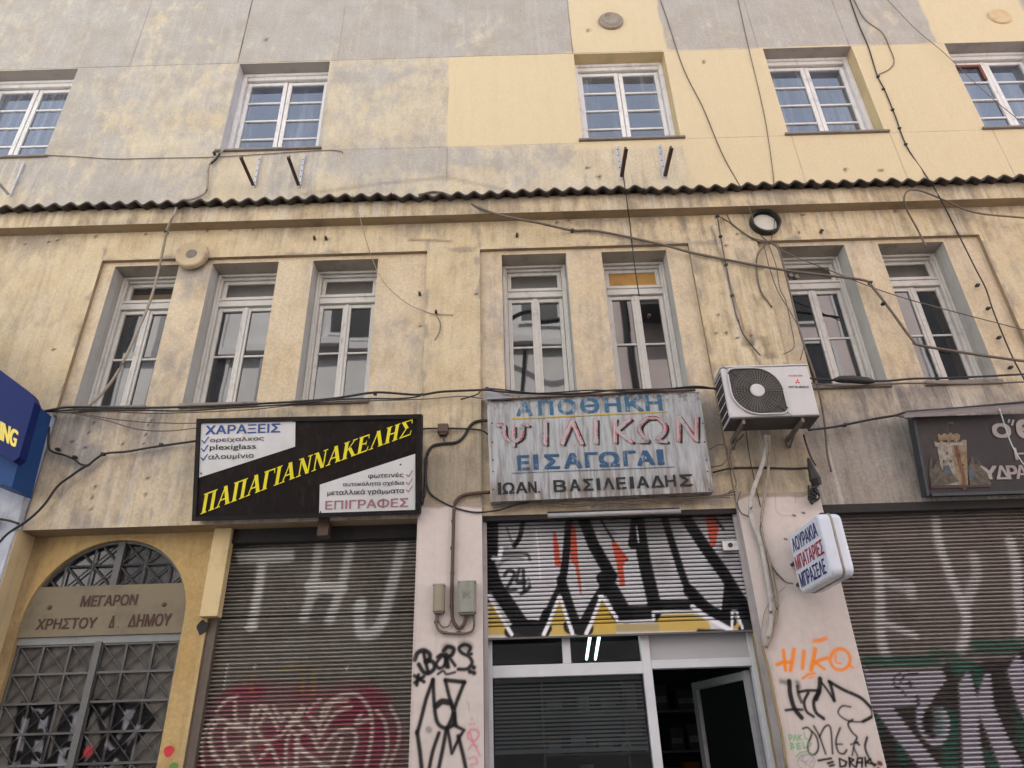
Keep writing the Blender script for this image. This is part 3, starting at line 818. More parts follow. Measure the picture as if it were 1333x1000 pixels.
# ---- ground floor piers with tags sprayed on them
BLK = (0.006, 0.0055, 0.006)
def paint_pier_c(X, Zc):
    P = Paint(X, Zc)
    zz = lambda pts: Wxz(Z(pts, 520, 820, 4.7607))
    k = 0.0062 / 4.76          # metres per zoom unit here
    s = lambda pts, wd, col=BLK, al=0.96, so=0.018, sm=True: (P.stroke(zz(pts), wd * k * 2.0, col, al * 0.13, 0.05, sm), P.stroke(zz(pts), wd * k * 1.42, col, al, so, sm))
    s([(400, 95), (425, 105)], 40, BLK, 0.5, 0.06); s([(290, 110), (310, 120)], 35, BLK, 0.5, 0.06)
    s([(95, 185), (112, 145), (150, 128), (185, 148), (186, 180), (165, 198)], 21)
    s([(150, 140), (160, 190), (178, 262)], 17)
    s([(165, 195), (205, 198), (218, 235), (185, 268), (150, 262), (120, 215)], 19)
    s([(240, 190), (265, 165), (285, 180), (275, 225), (245, 238), (228, 212), (242, 188)], 15); s([(235, 170), (262, 152), (285, 165), (292, 232)], 15)
    s([(290, 150), (305, 232)], 15); s([(275, 130), (300, 105), (336, 118), (325, 155), (298, 168)], 19); s([(308, 168), (345, 222)], 15)
    s([(445, 150), (425, 150), (440, 110), (405, 92), (370, 112), (385, 142), (432, 168), (450, 205), (420, 242), (365, 245)], 16)
    for p in ((458, 232), (436, 258), (460, 266)): s([p, (p[0] + 3, p[1] + 2)], 20)
    s([(238, 275), (272, 255), (292, 275), (345, 263)], 10)
    for q in ([(92, 285), (152, 322)], [(95, 328), (150, 290)], [(118, 280), (108, 342)]): s(q, 16)
    s([(208, 310), (165, 430), (125, 590), (110, 640)], 17, sm=False); s([(110, 635), (128, 760), (142, 900)], 18, sm=False)
    s([(208, 310), (215, 450), (230, 560), (262, 602), (300, 606), (332, 585), (342, 520), (320, 460)], 17)
    s([(230, 470), (265, 445), (310, 450)], 26); s([(285, 312), (402, 325)], 18, sm=False); s([(285, 315), (305, 400), (335, 500), (350, 590)], 16)
    s([(402, 325), (350, 460), (325, 545), (300, 605)], 17)
    s([(245, 640), (205, 760), (178, 900)], 16); s([(290, 620), (270, 730), (235, 900)], 17); s([(300, 620), (325, 765), (372, 665), (400, 622), (340, 592)], 14, sm=False)
    s([(365, 660), (395, 780), (420, 900)], 17)
    pk = (0.55, 0.16, 0.20)
    s([(425, 650), (440, 622), (480, 622), (492, 655), (462, 690), (428, 672), (425, 640)], 9, pk, 0.7); s([(440, 640), (455, 690), (500, 780)], 8, pk, 0.7)
    s([(430, 742), (452, 712), (480, 722)], 8, pk, 0.6); s([(430, 800), (470, 790), (480, 830), (440, 840), (490, 900)], 8, pk, 0.6)
    for p in ((440, 585), (462, 582), (448, 555)): s([p, (p[0] + 2, p[1])], 8, pk, 0.6)
    s([(418, 445), (430, 470), (432, 500)], 5, (0.3, 0.2, 0.18), 0.5)
    s([(180, 618), (184, 622)], 24, (0.2, 0.18, 0.17), 0.7)
    # soot and peeled edge at the top of the paint
    n = vnoise(X, Zc, 9, 77)
    P.over((0.22, 0.17, 0.13), 0.7 * np.clip((Zc - 3.835 + 0.05 * n) / 0.02, 0, 1))
    P.over((0.30, 0.24, 0.2), 0.35 * np.clip(1 - (X + 0.85) / 0.03, 0, 1))
    return P.c
def paint_pier_r(X, Zc):
    P = Paint(X, Zc)
    zz = lambda pts: Wxz(Z(pts, 990, 820, 5.558))
    k = 0.0062 / 5.558
    s = lambda pts, wd, col=BLK, al=0.96, so=0.013, sm=True: (P.stroke(zz(pts), wd * k * 2.0, col, al * 0.13, 0.05, sm), P.stroke(zz(pts), wd * k * 1.1, col, al, so, sm))
    OR = (0.78, 0.22, 0.015)
    s([(165, 150), (172, 220), (180, 292)], 22, OR, 0.95, 0.014); s([(242, 140), (230, 220), (215, 292)], 24, OR, 0.95, 0.014); s([(118, 252), (170, 235), (228, 238)], 22, OR, .95, .014)
    s([(312, 158), (308, 220), (303, 278)], 24, OR, .9, .014)
    s([(395, 140), (382, 210), (365, 292)], 26, OR, .95, .014); s([(482, 205), (430, 220), (380, 245)], 22, OR, .95, .014); s([(400, 240), (430, 262), (462, 285)], 18, OR, .95, .014)
    s([(575 + 72 * math.cos(t), 215 + 76 * math.sin(t)) for t in np.linspace(0, 6.3, 15)], 20, OR, .9, .014)
    s([(530, 195), (550, 150), (600, 140)], 16, OR, .5, .02); s([(545, 190), (545, 232), (580, 245)], 12, OR, .9, .012); s([(640, 258), (665, 272)], 16, OR, .9, .012)
    s([(388, 82), (430, 76), (470, 62)], 26, OR, .85, .02); s([(302, 352), (345, 325), (388, 315)], 15, OR, .9, .014); s([(350, 350), (378, 338)], 10, OR, .8, .014)
    s([(150, 375), (200, 385)], 26, BLK, .6, .035); s([(265, 380), (275, 410)], 26, BLK, .6, .035)
    s([(207, 372), (215, 470), (245, 570), (295, 635)], 30); s([(265, 410), (275, 470), (295, 522)], 22, BLK, .8)
    s([(182, 582), (240, 576), (302, 578)], 16); s([(275, 450), (340, 440), (425, 440)], 18)
    s([(345, 455), (315, 520), (332, 590), (382, 628)], 18); s([(425, 450), (385, 515), (398, 595), (455, 642)], 22)
    s([(400, 500), (425, 430), (430, 355)], 30); s([(440, 380), (485, 440), (530, 512)], 15); s([(532, 512), (520, 450), (500, 378)], 22)
    s([(495, 375), (600, 435), (720, 490), (795, 560)], 22)
    s([(795, 560), (802, 630), (735, 664), (650, 662), (590, 635), (560, 595), (590, 552), (650, 558)], 10); s([(800, 630), (740, 664)], 18)
    s([(305, 715), (340, 708), (370, 750), (342, 830), (350, 890), (390, 902), (418, 850), (400, 770), (350, 715)], 11)
    s([(385, 698), (425, 770), (470, 897)], 11); s([(425, 775), (465, 702), (505, 710), (520, 895)], 11); s([(575, 710), (545, 800), (560, 880), (600, 897), (622, 870)], 11)
    s([(545, 828), (590, 828)], 9); s([(665, 650), (632, 680), (660, 740), (695, 775), (688, 810), (712, 832)], 12)
    s([(680, 810), (662, 908)], 9); s([(672, 850), (700, 912)], 9); s([(652, 830), (705, 812)], 9); s([(770, 778), (755, 850), (785, 930), (822, 985)], 14)
    GR = (0.10, 0.33, 0.13)
    for q in ([(205, 760), (210, 800)], [(205, 760), (228, 766), (225, 782), (208, 786)], [(238, 800), (248, 760), (262, 798)], [(272, 762), (275, 798)], [(294, 760), (276, 780), (298, 797)],
              [(315, 745), (320, 785), (336, 790)], [(215, 820), (220, 862)], [(215, 818), (240, 828), (220, 840), (246, 850), (220, 862)], [(262, 825), (266, 862)], [(262, 825), (286, 822)],
              [(264, 843), (286, 842)], [(266, 863), (290, 858)], [(305, 815), (312, 856), (332, 850)], [(345, 812), (368, 822), (355, 842), (338, 830), (345, 812)], [(258, 918), (285, 888), (340, 880), (385, 908)]):
        s(q, 7, GR, 0.8, 0.008, False)
    for q in ([(570, 932), (575, 992), (612, 985), (620, 955), (570, 932)], [(640, 928), (645, 992)], [(640, 928), (672, 940), (646, 960), (682, 992)], [(692, 992), (702, 928), (735, 928), (732, 992)],
              [(695, 960), (735, 960)], [(755, 925), (760, 987)], [(795, 935), (760, 960), (835, 975)], [(418, 946), (510, 930)], [(485, 966), (522, 955)], [(500, 985), (530, 978)]):
        s(q, 13, BLK, .95, .008, False)
    s([(858, 965), (866, 968)], 26, (0.12, 0.02, 0.02)); s([(850, 1000), (860, 1010)], 14)
    for t in np.linspace(0, 3.0, 9): s([(330 - 55 * math.cos(t), 950 - 45 * math.sin(t)), (330 + 40 * math.cos(t * 2), 950 + 40 * math.sin(t * 3))], 4, (0.25, 0.22, 0.24), .6, .006, False)
    s([(330 + 62 * math.cos(t), 955 + 56 * math.sin(t)) for t in np.linspace(0, 6.3, 15)], 5, (0.2, 0.18, 0.2), .7, .006)
    # traces of a removed sign and rust above
    for q in ([(362, 330), (360, 450), (385, 500), (470, 510)], [(480, 355), (478, 430)]):
        P.stroke(Wxz(Z(q, 930, 560, 4.547)), 0.008, (0.28, 0.22, 0.17), 0.6, 0.012)
    for q in ((465, 505), (520, 490), (345, 352), (415, 645)): P.stroke(Wxz(Z([q, (q[0] + 12, q[1] + 3)], 930, 560, 4.547)), 0.018, (0.07, 0.05, 0.04), 0.9, 0.012)
    n = vnoise(X, Zc, 9, 78)
    P.over((0.24, 0.18, 0.14), 0.75 * np.clip((Zc - 3.835 + 0.05 * n) / 0.02, 0, 1))
    return P.c
grid_wall('pier', lines(-0.85, -0.28, 0.006), np.concatenate([lines(0.13, 1.55, 0.1), lines(1.556, 3.858, 0.0065)]), -0.004, m_pink, B, 'paint', paint_pier_c)
grid_wall('pier', lines(1.985, 2.73, 0.006), np.concatenate([lines(0.13, 1.55, 0.1), lines(1.556, 3.858, 0.0065)]), -0.004, m_pink, B, 'paint', paint_pier_r)
m_pside = plain('pier_side_grey', (0.40, 0.37, 0.36), 0.8, dirt=0.5, scale=3, dark=(0.2, 0.17, 0.15), streak=0.3, bump=0.15)
for a, b in ((-0.85, -0.28), (1.985, 2.73)):
    MB().box(a + 0.001, b - 0.001, -0.003, 0.5, 0.13, 3.855).build('pier_core', m_pside, B)
MB().box(5.15, 8.6, 0.0, 0.5, 0.13, 3.745).build('pier_core', m_pside, B)
m_wpil = plain('blue_white_pilaster', (0.50, 0.53, 0.60), 0.8, dirt=0.5, scale=4, dark=(0.22, 0.20, 0.18), streak=0.4, bump=0.3)
MB().box(-8.2, -4.385, -0.03, 0.5, 0.13, 4.88).build('white_pilaster', m_wpil, B, bevel=0.01)

# ---- entrance with the arched iron door
YD = 0.25
AC_X, AC_R, AC_Z = -3.575, 0.705, 2.99
def in_arch(CX, CZ): return ((np.abs(CX - AC_X) < AC_R) & (CZ < AC_Z)) | (np.hypot(CX - AC_X, CZ - AC_Z) < AC_R)
def zone_yellow(X, Zc):
    a = np.zeros((len(X), 4)); a[:, 3] = 1
    med = vnoise(X, Zc, 3, 61)
    a[:, 0] = 0.12 + 0.4 * (med - 0.5) + 0.5 * np.clip((-4.22 - X) / 0.08, 0, 1)
    a[:, 2] = 0.25
    for px, py, r, c in ((220, 977, 0.045, 0), ):
        pass
    return a
# front of the yellow surround: polar strip round the arch, flat elsewhere
ye = MB()
N = 40
x0, x1, zt = -4.40, -2.665, 3.745
arc = [(AC_X + AC_R * math.cos(t), AC_Z + AC_R * math.sin(t)) for t in np.linspace(math.pi, 0, N)]
inner = [(AC_X - AC_R, z) for z in np.linspace(0.13, AC_Z, 24)[:-1]] + arc + [(AC_X + AC_R, z) for z in np.linspace(AC_Z, 0.13, 24)[1:]]
def outer_pt(x, z):
    if z <= AC_Z + 1e-6: return (x0 if x < AC_X else x1, z)
    dx, dz = x - AC_X, z - AC_Z
    k = (zt - AC_Z) / dz
    if dx > 1e-9: k = min(k, (x1 - AC_X) / dx)
    elif dx < -1e-9: k = min(k, (x0 - AC_X) / dx)
    return (AC_X + dx * k, AC_Z + dz * k)
outer = [outer_pt(x, z) for x, z in inner]
for i in range(len(inner)):
    for k in range(5):
        t = k / 4
        ye.v.append((inner[i][0] * (1 - t) + outer[i][0] * t, YD, inner[i][1] * (1 - t) + outer[i][1] * t))
for i in range(len(inner) - 1):
    for k in range(4):
        ye.f.append((5 * i + k, 5 * i + k + 1, 5 * i + 6 + k, 5 * i + 5 + k)); ye.m.append(0)
b = len(ye.v)
for x, z in ((x0, zt), (x1, zt)):      # corners cut off by the radial strips
    j = min(range(len(outer)), key=lambda i: math.hypot(outer[i][0] - x, outer[i][1] - z))
    near = sorted(range(len(outer)), key=lambda i: math.hypot(outer[i][0] - x, outer[i][1] - z))[:2]
    ye.face([(outer[near[0]][0], YD, outer[near[0]][1]), (outer[near[1]][0], YD, outer[near[1]][1]), (x, YD, z)])
for p, q in zip(inner[:-1], inner[1:]):          # intrados
    ye.face([(p[0], YD, p[1]), (q[0], YD, q[1]), (q[0], YD + 0.10, q[1]), (p[0], YD + 0.10, p[1])])
ye.face([(x1, YD, 0.13), (x1, YD, zt), (x1, 0.40, zt), (x1, 0.40, 0.13)])
yo = ye.build('door_surround', m_yellow, B)
V = np.array([v.co for v in yo.data.vertices]); set_attr(yo.data, 'zone', zone_yellow(V[:, 0], V[:, 2]))
mdot = MB()
for px, py, r, mi in ((220, 978, 0.040, 0), (226, 999, 0.035, 1)):
    c = W(px, py, -YD); c[1] = YD - 0.003
    mdot.face([(c[0] + r * (1 + .12 * math.sin(3 * t)) * math.cos(t), c[1], c[2] + r * math.sin(t)) for t in np.linspace(0, 6.28, 20)[:-1]], mi)
mdot.build('paint_spot', [plain('red_spray', (0.55, 0.02, 0.03), 0.6), plain('green_spray', (0.10, 0.22, 0.03), 0.6)], yo)
MB().box(-4.385, -4.372, 0.0, YD - 0.002, 0.13, 3.743).build('door_return', m_rev_c, B)
# yellow casing over the shutter rail
MB().box(-2.70, -2.545, YD - 0.10, YD - 0.002, 2.97, 3.743).build('casing_board', plain('casing_cream', (0.60, 0.46, 0.24), 0.7, dirt=0.3), B, bevel=0.004)
MB().box(-2.660, -2.585, YD + 0.02, 0.40, 0.13, 3.743).build('guide_rail', plain('brown_rail', (0.11, 0.085, 0.065), 0.7, dirt=0.5, streak=0.3), B)
hole = MB()
c = W(264, 817, -YD)
hole.face([(c[0] + .045 * (1 + .25 * math.sin(2.7 * t)) * math.cos(t), YD - 0.003, c[2] + .06 * (1 + .2 * math.cos(3 * t)) * math.sin(t)) for t in np.linspace(0, 6.28, 22)[:-1]])
hole.build('broken_hole', m_dark, yo)

door = MB().box(AC_X - AC_R, AC_X + AC_R, YD + 0.10, YD + 0.16, 0.13, 0.2).build('door', m_iron, B)
def paint_door(X, Zc):
    P = Paint(X, Zc)
    zz = lambda pts: Wxz(Z(pts, 0, 870, 6.665), -YD - 0.07)
    k = 0.0068 / 6.665
    s = lambda pts, wd, col=BLK, al=0.98, so=0.010, sm=True: P.stroke(zz(pts), wd * k * 1.5, col, al, so, sm)
    PW = (0.24, 0.23, 0.26)
    for q in ([(180, 350), (465, 345), (360, 900), (100, 900)], [(560, 430), (740, 330), (690, 650), (600, 900), (470, 900)], [(880, 700), (1010, 560), (1060, 690), (960, 900), (880, 900)], [(1050, 350), (1240, 330), (1330, 440), (1180, 600), (1080, 620)]):
        P.poly(zz(q), PW, 0.85, 0.02)
    s([(182, 322), (150, 500), (85, 900)], 38); s([(165, 330), (300, 325), (475, 335)], 30, sm=False); s([(462, 330), (410, 600), (360, 900)], 34)
    s([(300, 420), (262, 600), (205, 900)], 58); s([(240, 350), (240, 400)], 48); s([(340, 560), (340, 590)], 45); s([(430, 350), (370, 420)], 40)
    s([(690, 322), (570, 400), (510, 600), (440, 900)], 42); s([(600, 440), (555, 640), (540, 660)], 40); s([(740, 312), (705, 400), (690, 560), (700, 650), (590, 660)], 34)
    s([(805, 330), (730, 500), (690, 900)], 40); s([(830, 300), (985, 312)], 40, sm=False); s([(985, 320), (970, 560), (1000, 650), (1070, 680)], 42)
    s([(840, 340), (880, 500), (885, 650), (700, 900)], 30); s([(890, 420), (960, 360)], 40); s([(1050, 335), (1010, 530)], 55)
    s([(1000, 330), (1220, 335), (1330, 435), (1120, 700), (1090, 900)], 34, sm=False); s([(1225, 340), (1120, 540), (1050, 660)], 44); s([(1240, 440), (1250, 450)], 60)
    s([(870, 740), (920, 790)], 80); s([(590, 760), (600, 730), (690, 740), (680, 800), (610, 900)], 38, sm=False); s([(150, 760), (155, 770)], 50); s([(310, 760), (318, 765)], 46)
    s([(980, 740), (1040, 750), (1100, 820)], 44); s([(440, 820), (450, 900)], 60)
    s([(765, 725), (775, 715)], 50, (0.45, 0.05, 0.06), 0.9)
    return P.c
m_doorp = painted('door_sheet', (0.125, 0.112, 0.098), (0.045, 0.04, 0.035), 0.7, 0.0, dirt=0.7, streak=0.3, spec=0.12)
grid_wall('door_sheet', lines(AC_X - AC_R, AC_X + AC_R, 0.010), np.concatenate([lines(0.13, 1.6, 0.1), lines(1.61, 2.80, 0.010)]), YD + 0.075, m_doorp, door, 'paint', paint_door)
lat = MB(); yl = YD + 0.045
t = 0.009
xl = [AC_X - AC_R + 0.02, AC_X - 0.47, AC_X - 0.24, AC_X - 0.03], [AC_X + 0.03, AC_X + 0.24, AC_X + 0.47, AC_X + AC_R - 0.02]
ch = 0.228
rows = [2.795 - ch * i for i in range(12)]
for cols in xl:
    for x in cols: lat.box(x - t, x + t, yl - 0.003, yl + 0.02, 2.30, 2.81).box(x - t, x + t, yl - 0.003, yl + 0.02, 0.15, 1.4).tube([(x, yl + 0.006, z) for z in np.linspace(1.4, 2.30, 60)], 0.0115, 4, caps=False)
    for i in range(11):
        for p, q in zip(cols[:-1], cols[1:]):
            za, zb = rows[i], rows[i + 1]
            for sgn in (0, 1):
                A = np.array([p, yl + 0.008, za if sgn else zb]); C = np.array([q, yl + 0.006 + 0.006 * sgn, zb if sgn else za])
                lat.tube([A + (C - A) * u for u in np.linspace(0, 1, 13)], 0.0075, 4, caps=False)
    for z in rows[:-1]: lat.box(cols[0], cols[-1], yl - 0.0055, yl + 0.018, z - t, z + t)
lat.box(AC_X - 0.028, AC_X + 0.028, yl - 0.025, yl + 0.022, 0.15, 2.815)
lo = lat.build('lattice', painted('painted_iron_bar', (0.105, 0.103, 0.10), (0.05, 0.046, 0.042), 0.5, 0.2, dirt=0.5), door)
V = np.array([v.co for v in lo.data.vertices]); pc = paint_door(V[:, 0], V[:, 2]); pc[:, 3] *= 0.75; set_attr(lo.data, 'paint', pc)
MB().box(AC_X - AC_R, AC_X + AC_R, YD + 0.03, YD + 0.09, 2.803, 2.862).build('door_head_rail', plain('grey_green_rail', (0.20, 0.21, 0.20), 0.6, dirt=0.3), door)
# fanlight over the plaque
fan = MB()
fan.face([(AC_X + AC_R * math.cos(q), YD + 0.085, AC_Z + AC_R * math.sin(q)) for q in np.linspace(0.3, math.pi - 0.3, 30)])
fan.build('fanlight_pane', glass('entrance_fanlight_glass', (0.03, 0.03, 0.032), 0.06, 0.15), door)
fb = MB()
def clip_arch(a, b):
    pts = [np.array(a) * (1 - u) + np.array(b) * u for u in np.linspace(0, 1, 41)]
    k = [p for p in pts if math.hypot(p[0] - AC_X, p[1] - AC_Z) < AC_R - 0.005 and p[1] > 3.27]
    return (k[0], k[-1]) if len(k) > 1 else None
fx = [AC_X + 0.235 * k for k in (-3, -2, -1, 0, 1, 2, 3)]; fz = [3.25, 3.48, 3.71]
seg = [((x, 3.25), (x, 3.75)) for x in fx] + [((AC_X - 0.75, 3.48), (AC_X + 0.75, 3.48))]
for i in range(6):
    for k in range(2):
        seg += [((fx[i], fz[k]), (fx[i + 1], fz[k + 1])), ((fx[i], fz[k + 1]), (fx[i + 1], fz[k]))]
for a_, b_ in seg:
    r = clip_arch(a_, b_)
    if r: fb.tube([(r[0][0], yl + 0.012, r[0][1]), (r[1][0], yl + 0.012, r[1][1])], 0.011 if abs(a_[0] - b_[0]) < 0.01 else 0.009, 4, caps=False)
fb.box(AC_X - 0.03, AC_X + 0.03, yl - 0.02, yl + 0.03, 3.27, AC_Z + AC_R - 0.01)
fb.tube([(AC_X + (AC_R - 0.012) * math.cos(q), yl + 0.005, AC_Z + (AC_R - 0.012) * math.sin(q)) for q in np.linspace(0.35, math.pi - 0.35, 40)], 0.016, 5)
fb.build('fanlight_lattice', m_iron, door)
# stone plaque
pz0, pz1 = 2.864, 3.29
pl = MB()
cut = [(AC_X - AC_R, pz0), (AC_X + AC_R, pz0)] + [(AC_X + AC_R * math.cos(q), AC_Z + AC_R * math.sin(q)) for q in np.linspace(0, math.asin((pz1 - AC_Z) / AC_R), 10)]
cut += [(AC_X - AC_R * math.cos(q), AC_Z + AC_R * math.sin(q)) for q in np.linspace(math.asin((pz1 - AC_Z) / AC_R), 0, 10)]
pl.prism(cut, YD + 0.012, YD + 0.075)
plq = pl.build('plaque', m_stone, B)
def wquad(tl, tr, br, bl, dep): return Quad(W(*tl, dep), W(*tr, dep), W(*br, dep), W(*bl, dep))
tx = MB()
q = Quad((-4.3, YD + 0.012, 3.3), (-2.85, YD + 0.012, 3.3), (-2.85, YD + 0.012, 2.85), (-4.3, YD + 0.012, 2.85))
uv = lambda x, z: ((x + 4.3) / 1.45, (z - 2.85) / 0.45)
a_, b_ = W(103, 790, -YD), W(180, 773, -YD); p0, p1 = uv(a_[0], a_[2]), uv(b_[0], b_[2])
letters(tx, q, 'ΜΕΓΑΡΟΝ', p0[0], p0[1], p1[0] , p1[1], 0.004, 0.03)
for t_, pa, pb in (('ΧΡΗΣΤΟΥ', (45, 820), (127, 803)), ('Δ', (140, 817.5), (151, 801)), ('.', (152.5, 817), (154.5, 815)), ('ΔΗΜΟΥ', (165, 816.5), (224, 798))):
    a_, b_ = W(*pa, -YD), W(*pb, -YD); p0, p1 = uv(a_[0], a_[2]), uv(b_[0], b_[2])
    letters(tx, q, t_, p0[0], p0[1], p1[0], p1[1], 0.004, 0.03)
build_rows(tx, 'lettering', m_rust_txt, plq)
for px, py in ((65, 791), (214, 787)):
    MB().lathe(W(px, py, -YD - 0.012), [(0.018, 0.0), (0.018, 0.01), (0.01, 0.016)], 12).build('fixing', m_brown_steel, plq)

# ---- roller shutters
def shutter(x0, x1, z0, z1, y, mat, fn, pitch=0.033, depth=0.011, step=0.009, flat_frac=0.5, groove=0.5):
    n = int(round((z1 - z0) / pitch)); K = 10
    zz, yy = [], []
    for i in range(n):
        for k in range(K):
            t = k / K
            zz.append(z0 + (i + t) * pitch)
            g = 0.25 if flat_frac > 0.6 else 0.45
            yy.append(-depth * max(0.0, math.sin(math.pi * (t - g) / (1 - g))) ** 0.7 if t > g else 0.030 * math.sin(math.pi * (t + 0.02) / (g + 0.04)) ** 0.4)
    zz.append(z0 + n * pitch); yy.append(0.0)
    zz, yy = np.array(zz), np.array(yy)
    sag = lambda X, Zc: 0.004 * (vnoise(X, Zc, 1.3, 5) - 0.5)
    xs = lines(x0, x1, step)
    def yf(X, Zc):
        i = np.searchsorted(zz, Zc - 1e-9)
        return y + yy[np.clip(i, 0, len(yy) - 1)] + 0.012 * (vnoise(X, Zc, 0.9, 15) - 0.5) + 0.008 * (vnoise(X, Zc, 3.1, 16) - 0.5)
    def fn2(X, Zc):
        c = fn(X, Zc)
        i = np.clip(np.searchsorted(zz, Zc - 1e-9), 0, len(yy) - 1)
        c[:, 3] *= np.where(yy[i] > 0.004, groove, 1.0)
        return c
    return grid_wall('roller_shutter', xs, zz, y, mat, B, 'paint', fn2, yfun=yf)

def paint_left(X, Zc):
    P = Paint(X, Zc)
    dep = -0.33
    zz = lambda pts: Wxz(Z(pts, 240, 660, 4.166), dep); k = 0.0071 / 4.166
    s = lambda pts, wd, col=(0.66, 0.65, 0.63), al=0.95, so=0.05, sm=True: P.stroke(zz(pts), wd * k * 1.3, col, al, so, sm)
    # older browner slats and yellow traces
    P.over((0.20, 0.15, 0.12), 0.35 * np.clip((vnoise(X, Zc, 1.2, 31) - 0.45) * 3, 0, 1))
    s([(300, 258), (575, 250)], 34, al=0.8, so=0.03); s([(310, 290), (575, 280)], 34, al=0.75, so=0.03)
    s([(422, 300), (402, 450), (365, 650)], 36); s([(340, 655), (385, 650)], 20, al=.9, so=.02)
    s([(735, 180), (700, 420), (650, 600)], 38, al=.75); s([(900, 215), (850, 430), (790, 612)], 36, al=.8); s([(680, 425), (770, 435), (855, 445)], 46, al=.85, so=.03)
    s([(1185, 190), (1125, 430), (1070, 620), (1020, 685), (965, 690), (948, 620), (958, 520)], 42, al=.8); s([(940, 545), (960, 540)], 40, al=.6)
    s([(340, 190), (760, 180)], 20, al=.35); s([(700, 470), (715, 480)], 20, al=.5)
    px = lambda pts: Wxz(pts, dep)
    red = px([(238, 1025), (250, 955), (262, 925), (278, 905), (300, 888), (345, 880), (400, 888), (430, 890), (440, 880), (480, 882), (515, 900), (532, 940), (536, 1025)])
    edge = 0.04 * (vnoise(X, Zc, 10, 33) - 0.5)
    a = in_poly(X, Zc + edge, red).astype(float)
    d = seg_dist(X, Zc, red + [red[0]])
    P.over((0.28, 0.03, 0.075), (0.35 + 0.5 * np.clip((vnoise(X, Zc, 5, 35) - 0.25) * 2, 0, 1)) * a * np.clip(d / 0.09, 0.15, 1))
    CRM = (0.62, 0.52, 0.45)
    zl = lambda pts: px(Z(pts, 250, 860, 7.14)); zr = lambda pts: px(Z(pts, 380, 840, 6.25))
    for q in ([(110, 1010), (90, 800), (130, 640), (210, 540), (310, 560), (370, 610), (450, 640)], [(310, 1000), (205, 860), (170, 700), (200, 600)], [(430, 990), (330, 830), (300, 690), (340, 610), (420, 600)], [(230, 470), (320, 370), (420, 330)],
              [(400, 390), (410, 560), (500, 640), (540, 720), (520, 820), (600, 980)], [(560, 480), (535, 640), (520, 760)], [(380, 830), (520, 760), (700, 740), (820, 700), (930, 560), (1020, 420)], [(690, 430), (650, 560), (600, 620), (660, 740), (740, 820), (800, 960)],
              [(640, 900), (720, 810)], [(870, 980), (880, 760), (930, 660), (985, 750), (960, 1000)], [(980, 820), (1080, 880), (1200, 980)], [(1040, 440), (1000, 520), (900, 620)], [(560, 420), (600, 500), (640, 420), (740, 520), (800, 640)],
              [(760, 430), (830, 560), (880, 480), (960, 540), (1040, 640)], [(240, 560), (160, 700), (200, 900)], [(420, 900), (340, 880), (280, 990)]):
        P.stroke(zl(q), 0.030, CRM, 0.85, 0.016)
    for q in ([(220, 760), (215, 650), (130, 560), (190, 480), (230, 440)], [(230, 640), (265, 500), (400, 412), (520, 400), (620, 500), (652, 640), (640, 800), (600, 1010)], [(230, 740), (350, 560), (480, 500)], [(240, 860), (330, 740), (430, 680), (505, 700), (520, 800), (450, 990)],
              [(330, 960), (405, 760)], [(560, 560), (520, 640), (620, 600)], [(690, 530), (760, 640), (775, 840), (725, 990)], [(800, 500), (868, 640), (862, 800), (780, 1000)], [(40, 1000), (40, 760), (140, 700), (210, 840), (240, 860)], [(60, 820), (160, 920), (300, 1000)], [(260, 600), (330, 470), (450, 450)]):
        P.stroke(zr(q), 0.032, CRM, 0.8, 0.018)
    P.stroke(zr([(200, 480), (110, 600)]), 0.02, (0.5, 0.03, 0.12), 0.8, 0.02)
    P.stroke(px([(297, 864), (294, 880), (292, 898)]), 0.014, (0.55, 0.54, 0.53), 0.95, 0.008)
    YL = (0.36, 0.23, 0.03)
    for q in ([(408, 866), (408, 905)], [(394, 866), (395, 880), (393, 902)], [(362, 872), (392, 868)], [(330, 872), (327, 900)]): P.stroke(px(q), 0.022, YL, 0.6, 0.03)
    for q in ((452, 868), (332, 866)): P.stroke(px([q, (q[0] - 1, q[1] + 5)]), 0.02, (0.6, 0.58, 0.55), 0.9, 0.012)
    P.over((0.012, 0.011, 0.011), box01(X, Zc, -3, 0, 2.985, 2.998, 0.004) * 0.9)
    return P.c
m_shl = painted('left_shutter_slats', (0.275, 0.255, 0.225), (0.12, 0.10, 0.085), 0.55, 0.0, dirt=0.6, rowdirt=0.45, spec=0.2)
sh1 = shutter(-2.583, -0.86, 0.14, 3.735, 0.33, m_shl, paint_left, depth=0.013)

